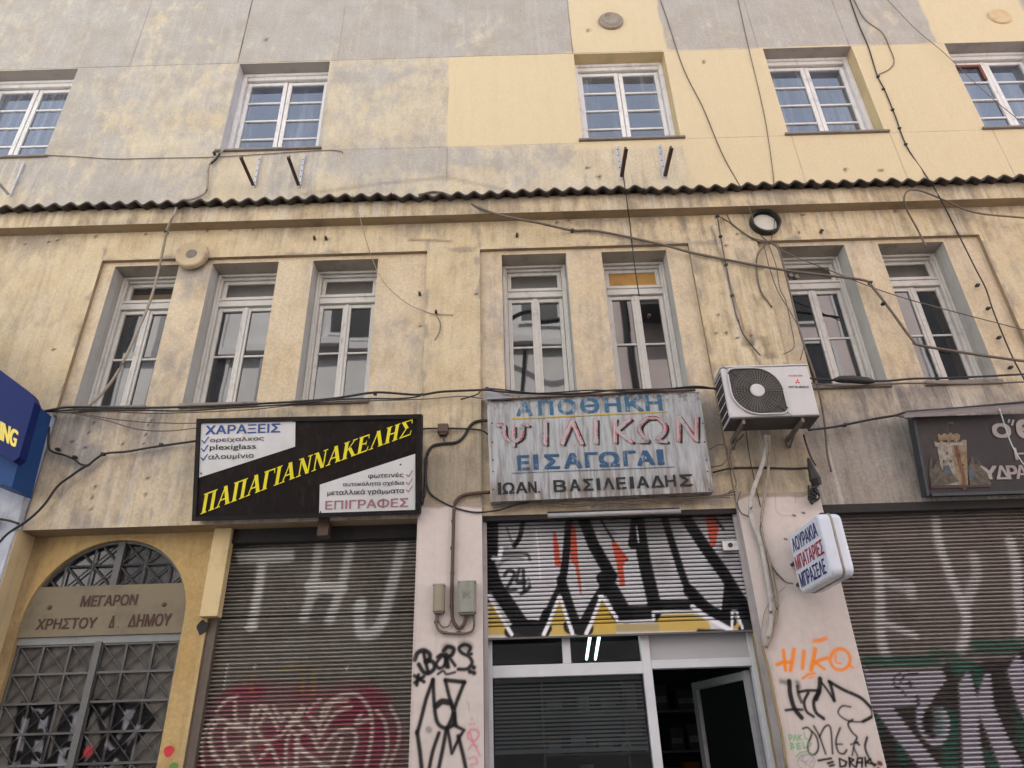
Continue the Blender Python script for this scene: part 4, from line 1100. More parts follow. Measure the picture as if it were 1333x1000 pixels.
def paint_mid(X, Zc):
    P = Paint(X, Zc)
    dep = -0.13
    A = lambda pts: Wxz(Z(pts, 530, 640, 4.937), dep); C = lambda pts: Wxz(Z(pts, 780, 640, 4.937), dep)
    k = 0.0068 / 4.937
    WH, BK, YE, RD = (0.78, 0.77, 0.80), (0.007, 0.0065, 0.008), (0.50, 0.34, 0.07), (0.52, 0.085, 0.045)
    P.over((0.55, 0.54, 0.56), np.ones(len(X)) * 0.97)
    n = vnoise(X, Zc, 3, 52)
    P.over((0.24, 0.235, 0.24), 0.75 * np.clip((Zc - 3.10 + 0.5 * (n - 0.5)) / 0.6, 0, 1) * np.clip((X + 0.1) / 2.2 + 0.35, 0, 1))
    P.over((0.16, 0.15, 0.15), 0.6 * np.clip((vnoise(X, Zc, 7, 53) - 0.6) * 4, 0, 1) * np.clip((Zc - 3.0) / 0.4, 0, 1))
    s = lambda f, pts, wd, col, al=0.98, so=0.010, sm=True: P.stroke(f(pts), wd * k, col, al, so, sm)
    for f, q in ((A, [(530, 700), (680, 925), (520, 925)]), (A, [(980, 680), (1062, 925), (875, 925)]), (A, [(1250, 680), (1345, 800), (1345, 925), (1145, 925)]),
                 (C, [(0, 700), (30, 690), (125, 840), (130, 905), (0, 910)]), (C, [(115, 850), (360, 850), (340, 795), (600, 785), (700, 835), (720, 895), (115, 905)]), (C, [(860, 790), (915, 885), (845, 890)])):
        P.poly(f(q), YE, 0.95, 0.01)
    s(C, [(130, 880), (360, 870)], 50, (0.30, 0.26, 0.16), 0.8, 0.04)
    s(A, [(660, 905), (880, 905)], 70, BK, sm=False)
    s(A, [(548, 170), (545, 420)], 78, BK, sm=False); s(A, [(505, 180), (515, 700)], 40, BK, sm=False)
    s(A, [(520, 470), (570, 610), (650, 730), (740, 860), (800, 900)], 92, BK)
    s(A, [(690, 880), (800, 855), (900, 880)], 60, BK)
    s(A, [(1042, 170), (1020, 420), (990, 600), (930, 730), (880, 870)], 50, BK); s(A, [(900, 790), (870, 870)], 70, BK)
    s(A, [(990, 570), (1050, 760), (1110, 900)], 62, BK); s(A, [(1050, 870), (1150, 880)], 90, BK, sm=False)
    s(A, [(1130, 170), (1200, 350), (1310, 545)], 76, BK, sm=False); s(A, [(1320, 540), (1225, 690), (1130, 860)], 64, BK)
    s(C, [(-10, 370), (50, 480), (75, 530)], 60, BK); s(C, [(30, 560), (100, 670), (170, 800)], 96, BK); s(C, [(120, 785), (345, 785)], 92, BK, sm=False)
    s(C, [(235, 160), (215, 340)], 60, BK, sm=False); s(C, [(245, 160), (285, 420), (335, 640), (365, 760)], 84, BK); s(C, [(340, 730), (610, 728)], 66, BK, sm=False)
    s(C, [(415, 160), (490, 400), (570, 620), (690, 750), (830, 830)], 48, BK); s(C, [(580, 640), (700, 760), (840, 830)], 80, BK)
    s(C, [(540, 150), (680, 360), (810, 540), (900, 690), (1000, 830)], 78, BK, sm=False); s(C, [(835, 600), (815, 790)], 62, BK); s(C, [(880, 720), (960, 850), (940, 900)], 95, BK); s(C, [(640, 900), (830, 905)], 30, BK, sm=False)
    s(C, [(10, 180), (100, 330), (180, 440)], 16, BK); s(A, [(745, 185), (725, 290), (690, 350)], 32, BK); s(C, [(735, 160), (795, 240)], 20, BK); s(A, [(640, 230), (670, 320), (690, 330)], 14, BK, 0.7)
    for f, q in ((A, [(935, 255), (952, 255), (975, 350), (988, 480), (952, 480), (940, 380)]), (A, [(1055, 195), (1082, 230), (1098, 420), (1126, 680), (1110, 650), (1080, 480), (1048, 440)]),
                 (C, [(78, 330), (105, 322), (178, 430), (155, 480), (168, 608), (133, 612), (112, 470)]), (C, [(680, 165), (735, 160), (768, 230), (745, 358), (715, 345)])):
        P.poly(f(q), RD, 0.95, 0.008)
    for f, q, wd in ((A, [(520, 665), (672, 920)], 20), (A, [(878, 920), (905, 860), (980, 672), (1062, 915)], 22), (A, [(1150, 915), (1180, 850), (1250, 672), (1345, 810)], 22), (C, [(0, 672), (30, 690), (122, 840), (352, 830), (345, 775), (600, 772)], 15),
                     (C, [(600, 742), (680, 800), (835, 890)], 30), (C, [(850, 890), (855, 768), (880, 768), (918, 880)], 14), (C, [(240, 220), (252, 325)], 10)):
        s(f, q, wd, WH, 0.97, 0.008, False)
    s(A, [(605, 370), (590, 430), (555, 430)], 30, WH); s(A, [(828, 240), (845, 400), (858, 570)], 9, WH, 0.8)
    s(A, [(690 + 118 * math.cos(t), 545 + 120 * math.sin(t)) for t in np.linspace(2.3, 5.2, 12)], 14, BK, 0.6, 0.03); s(A, [(690 + 118 * math.cos(t), 545 + 120 * math.sin(t)) for t in np.linspace(0.6, 1.2, 5)], 24, BK, 0.9)
    s(A, [(620, 400), (760, 400), (790, 440)], 20, BK, .8); s(A, [(625, 540), (655, 505), (690, 530), (660, 590), (640, 632), (700, 630)], 22, BK, .9); s(A, [(720, 500), (705, 580), (760, 580)], 20, BK, .9); s(A, [(745, 500), (752, 640)], 22, BK, .9)
    s(A, [(780, 560), (790, 600)], 14, BK, .6); s(A, [(560, 450), (580, 620)], 40, BK, .35, .06)
    P.over((0.03, 0.028, 0.03), box01(X, Zc, -1, 3, 3.60, 4.0, 0.12) * 0.65)  # painted shade along the top, where the curtain enters its housing
    return P.c
m_shm = painted('middle_shutter_slats', (0.10, 0.095, 0.09), (0.05, 0.045, 0.04), 0.55, 0.0, dirt=0.3, spec=0.2)  # dark base shows through in the grooves, painting shade into the gaps
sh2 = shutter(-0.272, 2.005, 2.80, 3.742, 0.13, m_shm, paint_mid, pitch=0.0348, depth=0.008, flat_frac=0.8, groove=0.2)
# bottom bar takes the same paint
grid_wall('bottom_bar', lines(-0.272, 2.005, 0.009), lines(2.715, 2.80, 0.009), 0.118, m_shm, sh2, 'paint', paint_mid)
MB().box(-0.272, 2.005, 0.119, 0.150, 2.700, 2.798).build('bottom_bar_angle', plain('bar_steel', (0.12, 0.11, 0.10), 0.6, 0.2), sh2)
for a in (-0.278, 1.955):
    MB().box(a, a + 0.035, 0.085, 0.11, 0.13, 3.742).build('guide_rail', m_pside, sh2)
lk = MB(); c = W(951, 711, -0.10)
lk.box(c[0] - 0.07, c[0] + 0.075, 0.088, 0.115, c[2] - 0.04, c[2] + 0.045)
lko = lk.build('lock_plate', m_galv, sh2, bevel=0.003)
MB().lathe((c[0] - 0.005, 0.088, c[2] + 0.005), [(0.020, 0.0), (0.020, 0.012), (0.012, 0.014), (0.011, 0.004)], 16).build('lock_barrel', m_brown_steel, lko)

def paint_right(X, Zc):
    P = Paint(X, Zc)
    dep = -0.13
    A = lambda pts: Wxz(Z(pts, 1080, 640, 5.0), dep); C = lambda pts: Wxz(Z(pts, 1080, 820, 5.269), dep)
    k = 0.0062 / 5.0
    SV, BK, GN, PU = (0.60, 0.585, 0.57), (0.010, 0.009, 0.0095), (0.018, 0.115, 0.08), (0.45, 0.42, 0.48)
    s = lambda f, pts, wd, col=SV, al=0.95, so=0.045, sm=True: P.stroke(f(pts), wd * k * (1.6 if col is SV else 1.0), col, al, so, sm)
    s(A, [(300, 420), (320, 560), (330, 760), (325, 860), (345, 1010), (370, 1080)], 38); s(A, [(320, 540), (420, 600), (520, 640)], 50, al=.5); s(A, [(525, 610), (530, 690)], 40, al=.6); s(A, [(330, 840), (440, 890), (555, 940)], 28)
    s(A, [(690, 180), (710, 330), (790, 560), (870, 760), (890, 840), (860, 1010), (850, 1040)], 38); s(A, [(938, 420), (955, 540), (905, 680), (880, 780)], 42, al=.65); s(A, [(1175, 320), (1215, 500), (1230, 740), (1250, 860), (1235, 960)], 42)
    poly = C([(205, 205), (290, 300), (760, 275), (800, 195), (860, 310), (1000, 260), (1060, 200), (1200, 210), (1333, 120), (1800, 60), (1800, 1100), (420, 1100)])
    s(C, [(260, 215), (500, 215), (720, 215)], 70, GN, .85); s(C, [(860, 260), (1000, 270), (1010, 380)], 90, GN, .85); s(C, [(1010, 110), (1150, 120), (1300, 100), (1500, 90)], 90, GN, .8); s(C, [(700, 150), (860, 180)], 60, GN, .6); s(C, [(700, 180), (1300, 140)], 30, (0.05, 0.07, 0.05), .6)
    P.poly(poly, BK, 0.9, 0.05)
    s(C, [(1010, 280), (1010, 370)], 50, GN, .9); s(C, [(860, 270), (880, 280)], 60, GN, .9); s(C, [(480, 760), (500, 900)], 60, GN, .7); s(C, [(830, 600), (820, 800), (830, 1000)], 90, GN, .75); s(C, [(340, 560), (330, 700)], 60, GN, .5); s(C, [(1300, 560), (1340, 800)], 90, GN, .6); s(C, [(1080, 860), (1120, 940)], 70, GN, .6)
    for q in ([(225, 235), (285, 300), (765, 278), (800, 340), (720, 450), (660, 560), (600, 545), (590, 520), (430, 532), (560, 700), (770, 960), (830, 1060), (700, 1060), (600, 930), (430, 720), (320, 570), (285, 540)],
              [(940, 285), (960, 300), (1005, 470), (1060, 300), (1098, 295), (1110, 400), (1120, 520), (1200, 700), (1330, 950), (1380, 1060), (1220, 1060), (1170, 950), (1070, 700), (1020, 580), (1020, 700), (1060, 950), (1060, 1060), (920, 1060), (895, 600), (880, 370)],
              [(1285, 160), (1215, 280), (1270, 480), (1330, 620), (1450, 800), (1520, 700), (1400, 400), (1330, 230)]):
        P.poly(C(q), PU, 0.93, 0.018)
    s(C, [(622, 545), (618, 640), (660, 730), (720, 775), (775, 730), (795, 640), (770, 560)], 46, PU, .93, .018); s(C, [(740, 570), (760, 640), (740, 700)], 60, (0.20, 0.27, 0.27), .8, .04)
    s(C, [(480, 300), (440, 330), (445, 390), (480, 400), (520, 455)], 12, BK, .9, .008); s(C, [(600, 300), (520, 310), (480, 360)], 12, BK, .9, .008); s(C, [(530, 372), (570, 372)], 18, BK, .9, .008); s(C, [(545, 355), (550, 390)], 16, BK, .9, .008); s(C, [(600, 460), (605, 515)], 22, BK, .9, .008)
    s(C, [(680, 560), (650, 640), (670, 700)], 40, BK, .9, .012); s(C, [(685, 715), (700, 720)], 36, BK); s(C, [(1260, 550), (1300, 600)], 30, BK, .9)
    P.over((0.02, 0.018, 0.017), box01(X, Zc, 2, 9, 3.60, 4.0, 0.2) * 0.55)  # shade below the soffit, painted across the shutter top
    return P.c
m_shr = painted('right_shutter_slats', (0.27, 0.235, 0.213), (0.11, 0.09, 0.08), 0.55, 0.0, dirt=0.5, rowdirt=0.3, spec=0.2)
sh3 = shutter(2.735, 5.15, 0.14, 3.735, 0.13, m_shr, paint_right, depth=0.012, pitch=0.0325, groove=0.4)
MB().box(2.735, 5.15, 0.02, 0.10, 3.665, 3.742).build('shutter_box', m_dark, sh3)
MB().box(-0.27, 1.98, 0.05, 0.10, 3.70, 3.744).build('shutter_box', m_dark, sh2)
MB().box(-2.58, -0.86, 0.20, 0.30, 3.62, 3.744).build('shutter_box', m_dark, sh1)

# ---- shop front under the raised shutter
YS = 0.20
sf = MB()
sf.box(-0.265, -0.215, YS, YS + 0.08, 0.13, 2.76).box(1.925, 1.985, YS, YS + 0.08, 0.13, 2.76).box(1.025, 1.10, YS, YS + 0.08, 0.13, 2.76)
sf.box(-0.215, 1.025, YS + 0.003, YS + 0.08, 2.412, 2.508).box(1.10, 1.925, YS + 0.003, YS + 0.08, 2.445, 2.512).box(0.372, 0.44, YS + 0.004, YS + 0.075, 2.508, 2.76)
sfo = sf.build('shop_front', m_alu, B, bevel=0.005)
MB().box(1.10, 1.925, YS + 0.03, YS + 0.05, 2.512, 2.76).build('top_panel', m_alu_panel, sfo)
m_clear = clear_glass('shop_glass')
MB().face([(-0.215, YS + 0.04, 0.5), (1.025, YS + 0.04, 0.5), (1.025, YS + 0.04, 2.412), (-0.215, YS + 0.04, 2.412)]).build('pane', m_clear, sfo)
for a, b in ((-0.215, 0.372), (0.44, 1.025)):
    MB().face([(a, YS + 0.04, 2.508), (b, YS + 0.04, 2.508), (b, YS + 0.04, 2.75), (a, YS + 0.04, 2.75)]).build('pane', m_clear, sfo)
MB().box(-0.215, 1.025, YS + 0.01, YS + 0.07, 0.13, 0.5).build('stall_riser', m_alu_panel, sfo)
# open door leaf, hinged on the right
dl = MB()
h0 = np.array([1.905, YS + 0.08]); h1 = np.array([1.60, 1.02]); dv = h1 - h0; L = np.linalg.norm(dv); dv /= L; nv = np.array([-dv[1], dv[0]]) * 0.02
def leafbox(a, b, z0, z1, th=1.0):
    p, q = h0 + dv * a, h0 + dv * b
    f = [(p - nv * th), (q - nv * th), (q + nv * th), (p + nv * th)]
    dl.v += [(x, y, z) for z in (z0, z1) for x, y in f]
    o_ = len(dl.v) - 8
    for qd in ((0, 3, 2, 1), (4, 5, 6, 7), (0, 1, 5, 4), (1, 2, 6, 5), (2, 3, 7, 6), (3, 0, 4, 7)): dl.f.append(tuple(o_ + i for i in qd)); dl.m.append(0)
leafbox(0, 0.055, 0.15, 2.42); leafbox(L - 0.06, L, 0.15, 2.42); leafbox(0.055, L - 0.06, 2.355, 2.418, 0.95); leafbox(0.055, L - 0.06, 0.15, 0.3, 0.95)
lf = dl.build('door_leaf', plain('grey_leaf_aluminium', (0.30, 0.30, 0.31), 0.4, dirt=0.3), sfo)
p, q = h0 + dv * 0.055, h0 + dv * (L - 0.06)
MB().face([(*p, 0.3), (*q, 0.3), (*q, 2.355), (*p, 2.355)]).build('door_pane', m_clear, sfo)
MB().box(1.965, 1.99, 0.16, 0.20, 0.13, 2.76).box(1.955, 1.965, 0.14, 0.17, 0.13, 2.74).build('door_jamb', plain('yellowed_jamb', (0.33, 0.26, 0.13), 0.6, dirt=0.5), sfo)
# room behind
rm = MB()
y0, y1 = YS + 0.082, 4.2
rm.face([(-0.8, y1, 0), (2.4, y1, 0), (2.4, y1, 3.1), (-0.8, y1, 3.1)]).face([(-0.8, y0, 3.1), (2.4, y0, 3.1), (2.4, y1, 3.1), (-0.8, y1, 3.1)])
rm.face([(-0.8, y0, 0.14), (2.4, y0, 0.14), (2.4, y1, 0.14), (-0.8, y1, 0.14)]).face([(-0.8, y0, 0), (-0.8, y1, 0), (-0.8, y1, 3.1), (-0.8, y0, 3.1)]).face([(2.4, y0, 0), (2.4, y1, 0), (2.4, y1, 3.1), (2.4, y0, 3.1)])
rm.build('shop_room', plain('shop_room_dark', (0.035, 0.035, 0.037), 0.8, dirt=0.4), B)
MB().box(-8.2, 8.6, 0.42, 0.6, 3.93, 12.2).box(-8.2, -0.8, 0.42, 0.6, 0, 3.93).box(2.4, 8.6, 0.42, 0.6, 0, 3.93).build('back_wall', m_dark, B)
MB().box(-8.2, 8.6, 0.0, 0.4, 12.2, 16.3).build('added_top_storey', m_rev_c, B)  # unseen upper wall, added to cut bounce light on the lower facade
MB().box(-8.6, 9.0, -0.25, 9.0, 16.3, 16.5).build('roof', plain('roof_slab', (0.35, 0.33, 0.3), 0.9), B)  # out of view, raised along with the added wall to block more sun

# ================================================================== SHOP INTERIOR THINGS
m_tube = emis('fluorescent_tube', (0.70, 1.0, 0.96), 1.6)
def tube_lamp(pa, pb, label):
    a, b = W(*pa, -1.2), W(*pb, -2.6)
    t = thing('tube_lamp', tuple((a + b) / 2), label, 'lamp', 'fluorescent lamps inside the shop')
    up = np.array([0, 0, 0.035])
    MB().tube([a + up, b + up], 0.012, 6).build('lamp_housing', plain('lamp_housing_grey', (0.2, 0.2, 0.2), 0.5), t)
    MB().tube([a, b], 0.014, 8).build('tube', m_tube, t)
tube_lamp((768, 829), (763.5, 858), 'left one of two lit fluorescent tubes on the shop ceiling behind the transom')
tube_lamp((780, 829), (775, 858), 'right one of two lit fluorescent tubes on the shop ceiling behind the transom')
vb = thing('venetian_blind', (0.4, YS + 0.10, 1.86), 'grey venetian blind lowered behind the big shop pane', 'blind')
sb_ = MB()
m_blind = plain('blind_slat_grey', (0.20, 0.205, 0.21), 0.4, 0.2, dirt=0.2)
for k in range(17):
    z = 2.385 - k * 0.030
    sb_.face([(-0.205, YS + 0.095, z - 0.006), (1.015, YS + 0.095, z - 0.006), (1.015, YS + 0.105, z + 0.009), (-0.205, YS + 0.105, z + 0.009)])
    sb_.face([(-0.205, YS + 0.105, z + 0.0095), (1.015, YS + 0.105, z + 0.0095), (1.015, YS + 0.122, z + 0.012), (-0.205, YS + 0.122, z + 0.012)])
sb_.build('slat', m_blind, vb)
MB().box(-0.205, 1.015, YS + 0.09, YS + 0.125, 1.855, 1.885).build('bottom_rail', plain('blind_rail', (0.11, 0.125, 0.13), 0.4), vb)
MB().box(-0.205, 1.015, YS + 0.09, YS + 0.13, 2.39, 2.411).build('head_rail', m_blind, vb)
shf = thing('shelving', (1.4, 4.0, 0.14), 'dim shelves of small boxes at the back of the shop', 'shelving')
sm = MB()
for z in (0.6, 1.05, 1.5, 1.95, 2.4): sm.box(0.3, 2.35, 3.75, 4.15, z, z + 0.025)
for x in (0.28, 1.3, 2.35): sm.box(x, x + 0.025, 3.75, 4.15, 0.14, 2.8)
sm.build('shelf_frame', plain('shelf_steel', (0.12, 0.12, 0.12), 0.6), shf)
pal = [plain('carton_%s' % n, c, 0.8) for n, c in (('brown', (0.09, 0.06, 0.04)), ('white', (0.2, 0.2, 0.2)), ('blue', (0.03, 0.05, 0.09)), ('orange', (0.25, 0.07, 0.015)))]
gm = MB()
for z in (0.6, 1.05, 1.5, 1.95, 2.4):
    x = 0.33
    while x < 2.1:
        wd, hh = random.uniform(0.12, 0.22), random.uniform(0.14, 0.34)
        cb = MB().box(-wd / 2, wd / 2, -0.13, 0.13, 0, hh).box(-wd / 2 + 0.01, wd / 2 - 0.01, -0.132, -0.1305, hh * 0.3, hh * 0.55, 1).build('carton', [pal[random.choice([0, 0, 1, 2, 0, 3])], pal[1]])
        cb.location = (x + wd / 2, 3.91, z + 0.026)
        tag(cb, 'small carton on the dim shelves at the back of the shop', 'carton', 'cartons on the shop shelves')
        x += wd + random.uniform(0.06, 0.22)

# ================================================================== SIGNS
def panel_box(mb, q, t, m=0):
    """slab behind the quad, thickness t"""
    f = [q.tl, q.tr, q.br, q.bl]; bk = [p - q.n * t for p in f]
    b = len(mb.v); mb.v += [tuple(p) for p in f + bk]
    for fc in ((0, 1, 2, 3), (7, 6, 5, 4), (0, 4, 5, 1), (1, 5, 6, 2), (2, 6, 7, 3), (3, 7, 4, 0)): mb.f.append(tuple(b + i for i in fc)); mb.m.append(m)

# -- black, yellow and white engraver's sign (leans forward at the top)
def lean_quad(ptl, ptr, pbr, pbl, dt, db): return Quad(W(*ptl, dt), W(*ptr, dt), W(*pbr, db), W(*pbl, db))
Q1 = lean_quad((258.5, 547), (547.5, 541), (545, 668), (252.5, 677), 0.36, 0.08)
s1 = thing('shop_sign', Q1.bl, 'black shop sign with slanted yellow serif lettering and two white corners', 'sign')
m_s1 = plain('sign_black_board', (0.012, 0.009, 0.008), 0.6, dirt=0.3, streak=0.5, dark=(0.035, 0.026, 0.022), spec=0.12)
m_s1w = plain('sign_white_board', (0.62, 0.62, 0.62), 0.45, dirt=0.2, dark=(0.4, 0.38, 0.36), streak=0.12)
mb = MB(); panel_box(mb, Q1, 0.10); mb.build('board', m_s1, s1)
fr = MB()
def edge_bar(q, u0, v0, u1, v1, wu, wv, h0, h1):
    c = [(u0, v0), (u1, v0), (u1, v1), (u0, v1)]
    b = len(fr.v)
    fr.v += [tuple(q.at(u, v, h)) for h in (h0, h1) for u, v in c]
    for fc in ((0, 3, 2, 1), (4, 5, 6, 7), (0, 1, 5, 4), (1, 2, 6, 5), (2, 3, 7, 6), (3, 0, 4, 7)): fr.f.append(tuple(b + i for i in fc)); fr.m.append(0)
edge_bar(Q1, -0.006, -0.012, 1.006, 0.03, 0, 0, -0.105, 0.018); edge_bar(Q1, -0.006, 0.965, 1.006, 1.012, 0, 0, -0.105, 0.018)
edge_bar(Q1, -0.006, 0.03, 0.012, 0.965, 0, 0, -0.105, 0.017); edge_bar(Q1, 0.985, 0.03, 1.006, 0.965, 0, 0, -0.105, 0.017)
fr.build('frame', plain('sign_frame_black', (0.014, 0.012, 0.012), 0.5, dirt=0.4, spec=0.15), s1)
# positions on the sign read from the survey picture: bilinear inverse
def inv(q, px, py):
    v = FW + RT * (px - 666.5) / FPX - UP * (py - 500) / FPX
    o = np.array([0, -CAM_D, CAM_H]); t = np.dot(q.bl - o, q.n) / np.dot(v, q.n); p = o + v * t
    u = w_ = 0.5
    for _ in range(12):
        r = q.at(u, w_) - p
        du = (q.br - q.bl) * (1 - w_) + (q.tr - q.tl) * w_; dw = (q.tl - q.bl) * (1 - u) + (q.tr - q.br) * u
        A = np.array([[du @ du, du @ dw], [du @ dw, dw @ dw]]); bb = -np.array([r @ du, r @ dw])
        d = np.linalg.solve(A, bb); u += d[0]; w_ += d[1]
    return (u, w_)
I1 = lambda x, y: inv(Q1, 250 + x / 4.3, 530 + y / 4.3)
wp = MB()
poly_on(wp, Q1, [I1(52, 90), I1(580, 75), I1(578, 222), I1(40, 395)], 0.004)
poly_on(wp, Q1, [I1(716, 435), I1(1250, 262), I1(1250, 575), I1(712, 593)], 0.004)
wp.build('white_panel', m_s1w, s1)
m_s1b = plain('sign_blue_letters', srgb(52, 78, 140), 0.5, dirt=0.2)
m_s1r = plain('sign_faded_maroon_letters', srgb(160, 112, 120), 0.5, dirt=0.3)
m_s1k = plain('sign_black_letters', (0.02, 0.02, 0.022), 0.5, dirt=0.1)
m_s1y = plain('sign_yellow_letters', (0.78, 0.68, 0.015), 0.45, dirt=0.12)
lt = MB()
def let(mb, q, I, txt, bl, tr, m, bold, rise_to=None, h=0.008):
    """bl = lower left pixel, tr = upper right pixel, rise_to = y of the baseline at the right end"""
    u0, v0 = I(*bl); u1, v1 = I(*tr)
    ub, vb = I(tr[0], rise_to if rise_to is not None else bl[1])
    rise = vb - v0
    letters(mb, q, txt, u0, v0, u1, v1 - rise, h, bold, m, 0.0, rise)
let(lt, Q1, I1, 'ΧΑΡΑΞΕΙΣ', (76, 155), (497, 92), 0, 0.032, 142)
let(lt, Q1, I1, 'ορείχαλκος', (103, 203), (405, 162), 1, 0.012, 192)
let(lt, Q1, I1, 'plexiglass', (100, 250), (360, 205), 1, 0.012, 243)
let(lt, Q1, I1, 'αλουμίνιο', (93, 300), (347, 255), 1, 0.012, 290)
for x, y in ((58, 190), (55, 236), (52, 286)):
    row_cut(lt); stroke_on(lt, Q1, [I1(x, y - 3), I1(x + 12, y + 12), I1(x + 36, y - 22)], 0.005, 2.1, 0.008, 0)
let(lt, Q1, I1, 'φωτεινές', (986, 405), (1186, 365), 1, 0.012, 398)
let(lt, Q1, I1, 'αυτοκόλητα σχέδια', (846, 450), (1188, 411), 1, 0.012, 440)
let(lt, Q1, I1, 'μεταλλικά γράμματα', (758, 502), (1188, 452), 1, 0.014, 488)
for x, y in ((1200, 380), (1200, 425), (1200, 465)):
    row_cut(lt); stroke_on(lt, Q1, [I1(x, y - 3), I1(x + 12, y + 10), I1(x + 34, y - 24)], 0.004, 2.1, 0.008, 2)
let(lt, Q1, I1, 'ΕΠΙΓΡΑΦΕΣ', (746, 577), (1212, 507), 2, 0.026, 560)
build_rows(lt, 'lettering', [m_s1b, m_s1k, m_s1r], s1)
# yellow serif letters, drawn as stems and hairlines
def serif(ch):
    T, h, sl = 0.20, 0.075, 0.055          # stem, hairline, slab
    R = lambda x0, y0, x1, y1: [(x0, y0), (x1, y0), (x1, y1), (x0, y1)]
    D = lambda xa, ya, xb, yb, wd: [(xa - wd / 2, ya), (xa + wd / 2, ya), (xb + wd / 2, yb), (xb - wd / 2, yb)]
    S = lambda x, y, half=0.17: R(x - half, y, x + half, y + sl)
    stem = lambda x, top=True: [R(x - T / 2, 0, x + T / 2, 1), S(x, 0)] + ([S(x, 1 - sl)] if top else [])
    if ch == 'Ι': return stem(0.2), 0.4
    if ch == 'Π': return stem(0.2) + stem(0.68) + [R(0.1, 1 - 0.075, 0.78, 1)], 0.9
    if ch == 'Η': return stem(0.2) + stem(0.68) + [R(0.2, 0.47, 0.68, 0.47 + h)], 0.9
    if ch == 'Γ': return stem(0.2) + [R(0.1, 1 - h, 0.68, 1), [(0.62, 1), (0.68, 1), (0.70, 0.72), (0.66, 0.72)]], 0.74
    if ch == 'Α': return [D(0.14, 0, 0.44, 1, h), D(0.74, 0, 0.44, 1, T * 1.05), R(0.22, 0.30, 0.66, 0.30 + h), S(0.14, 0, 0.14), S(0.74, 0, 0.17)], 0.92
    if ch == 'Λ': return [D(0.14, 0, 0.44, 1, h), D(0.74, 0, 0.44, 1, T * 1.05), S(0.14, 0, 0.14), S(0.74, 0, 0.17)], 0.92
    if ch == 'Ν': return [R(0.18, 0, 0.18 + h, 1), D(0.72, 0, 0.22, 1, T), R(0.72, 0, 0.72 + h, 1), S(0.2, 0, 0.14), S(0.17, 1 - sl, 0.12), S(0.75, 1 - sl, 0.14)], 0.92
    if ch == 'Κ': return stem(0.2) + [D(0.25, 0.40, 0.70, 1, h), D(0.76, 0, 0.42, 0.58, T), S(0.70, 1 - sl, 0.14), S(0.76, 0, 0.15)], 0.9
    if ch == 'Ε': return stem(0.2) + [R(0.1, 1 - h, 0.66, 1), R(0.1, 0, 0.68, h), R(0.25, 0.48, 0.55, 0.48 + h), [(0.60, 1), (0.66, 1), (0.68, 0.74), (0.65, 0.74)], [(0.62, 0), (0.68, 0), (0.72, 0.27), (0.68, 0.27)], R(0.52, 0.38, 0.56, 0.64)], 0.76
    if ch == 'Σ': return [R(0.06, 1 - h, 0.70, 1), R(0.06, 0, 0.72, h), D(0.44, 0.50, 0.14, 1, T), D(0.10, 0.03, 0.40, 0.52, h * 1.2), [(0.64, 1), (0.70, 1), (0.72, 0.72), (0.68, 0.72)], [(0.66, 0), (0.72, 0), (0.76, 0.28), (0.72, 0.28)]], 0.80
word = 'ΠΑΠΑΓΙΑΝΝΑΚΕΛΗΣ'
gl = [serif(c) for c in word]; tot = sum(g[1] for g in gl)
yl_ = MB()
p0, p1 = np.array(I1(46, 602)), np.array(I1(1230, 154)); t0, t1 = np.array(I1(66, 488)), np.array(I1(1246, 64))
x = 0.0; cnt = 0
for polys, wd in gl:
    for pg in polys:
        pts = []
        for gx, gy in pg:
            s_ = (x + gx) / tot
            c0 = p0 + (p1 - p0) * s_; c1 = t0 + (t1 - t0) * s_
            pts.append(tuple(c0 + (c1 - c0) * gy))
        poly_on(yl_, Q1, pts, 0.006 + 0.0004 * (cnt % 9)); cnt += 1
    x += wd
yl_.build('lettering', m_s1y, s1)
sc_ = MB()
for x, y in ((52, 372), (572, 80), (1168, 322), (720, 588)):
    c = Q1.at(*I1(x, y), 0.006); MB().lathe(c, [(0.009, 0.0), (0.006, 0.004)], 8).build('screw', m_s1k, s1)
bk = MB(); c = W(419, 690, 0.0)
bk.box(c[0] - 0.048, c[0] + 0.048, 0.03, 0.14, 3.61, 3.80)
bk.build('hanger', m_brown_steel, s1)

# -- weathered wholesale store sign
Q2 = lean_quad((633.5, 517), (911, 510.5), (929, 640), (639, 653.5), 0.17, 0.09)
s2 = thing('shop_sign', Q2.bl, 'weathered grey sheet metal sign with flaking blue, red and black hand painted Greek capitals', 'sign')
n = NT('rusted_painted_sheet')
a_ = n.noise(5, 8, 0.7); st_ = n.noise(1.0, 6, 0.65, n.scaled(24, 24, 1.4)); st2 = n.noise(1.0, 4, 0.6, n.scaled(7, 7, 0.7))
c_ = n.mix(n.ramp(st_, 0.40, 0.68), (0.36, 0.375, 0.385), (0.20, 0.19, 0.18))
c_ = n.mix(n.math('MULTIPLY', n.ramp(st2, 0.5, 0.7), 0.6), c_, (0.43, 0.44, 0.45))
zc = n.new('ShaderNodeSeparateXYZ'); n.link(n.pos, zc.inputs[0])
low = n.math('MULTIPLY', n.math('SUBTRACT', 1.0, n.ramp(zc.outputs['Z'], 3.87, 4.15)), n.ramp(st_, 0.35, 0.6))
c_ = n.mix(n.math('MULTIPLY', low, 0.85), c_, (0.16, 0.125, 0.10))
topw = n.math('MULTIPLY', n.ramp(zc.outputs['Z'], 4.66, 4.80), n.ramp(n.noise(26, 6, 0.75), 0.48, 0.58))
c_ = n.mix(n.math('MULTIPLY', topw, 0.8), c_, (0.12, 0.105, 0.095))
c_ = n.mix(n.math('MULTIPLY', n.ramp(n.noise(30, 6, 0.8), 0.64, 0.70), 0.7), c_, (0.13, 0.09, 0.07))
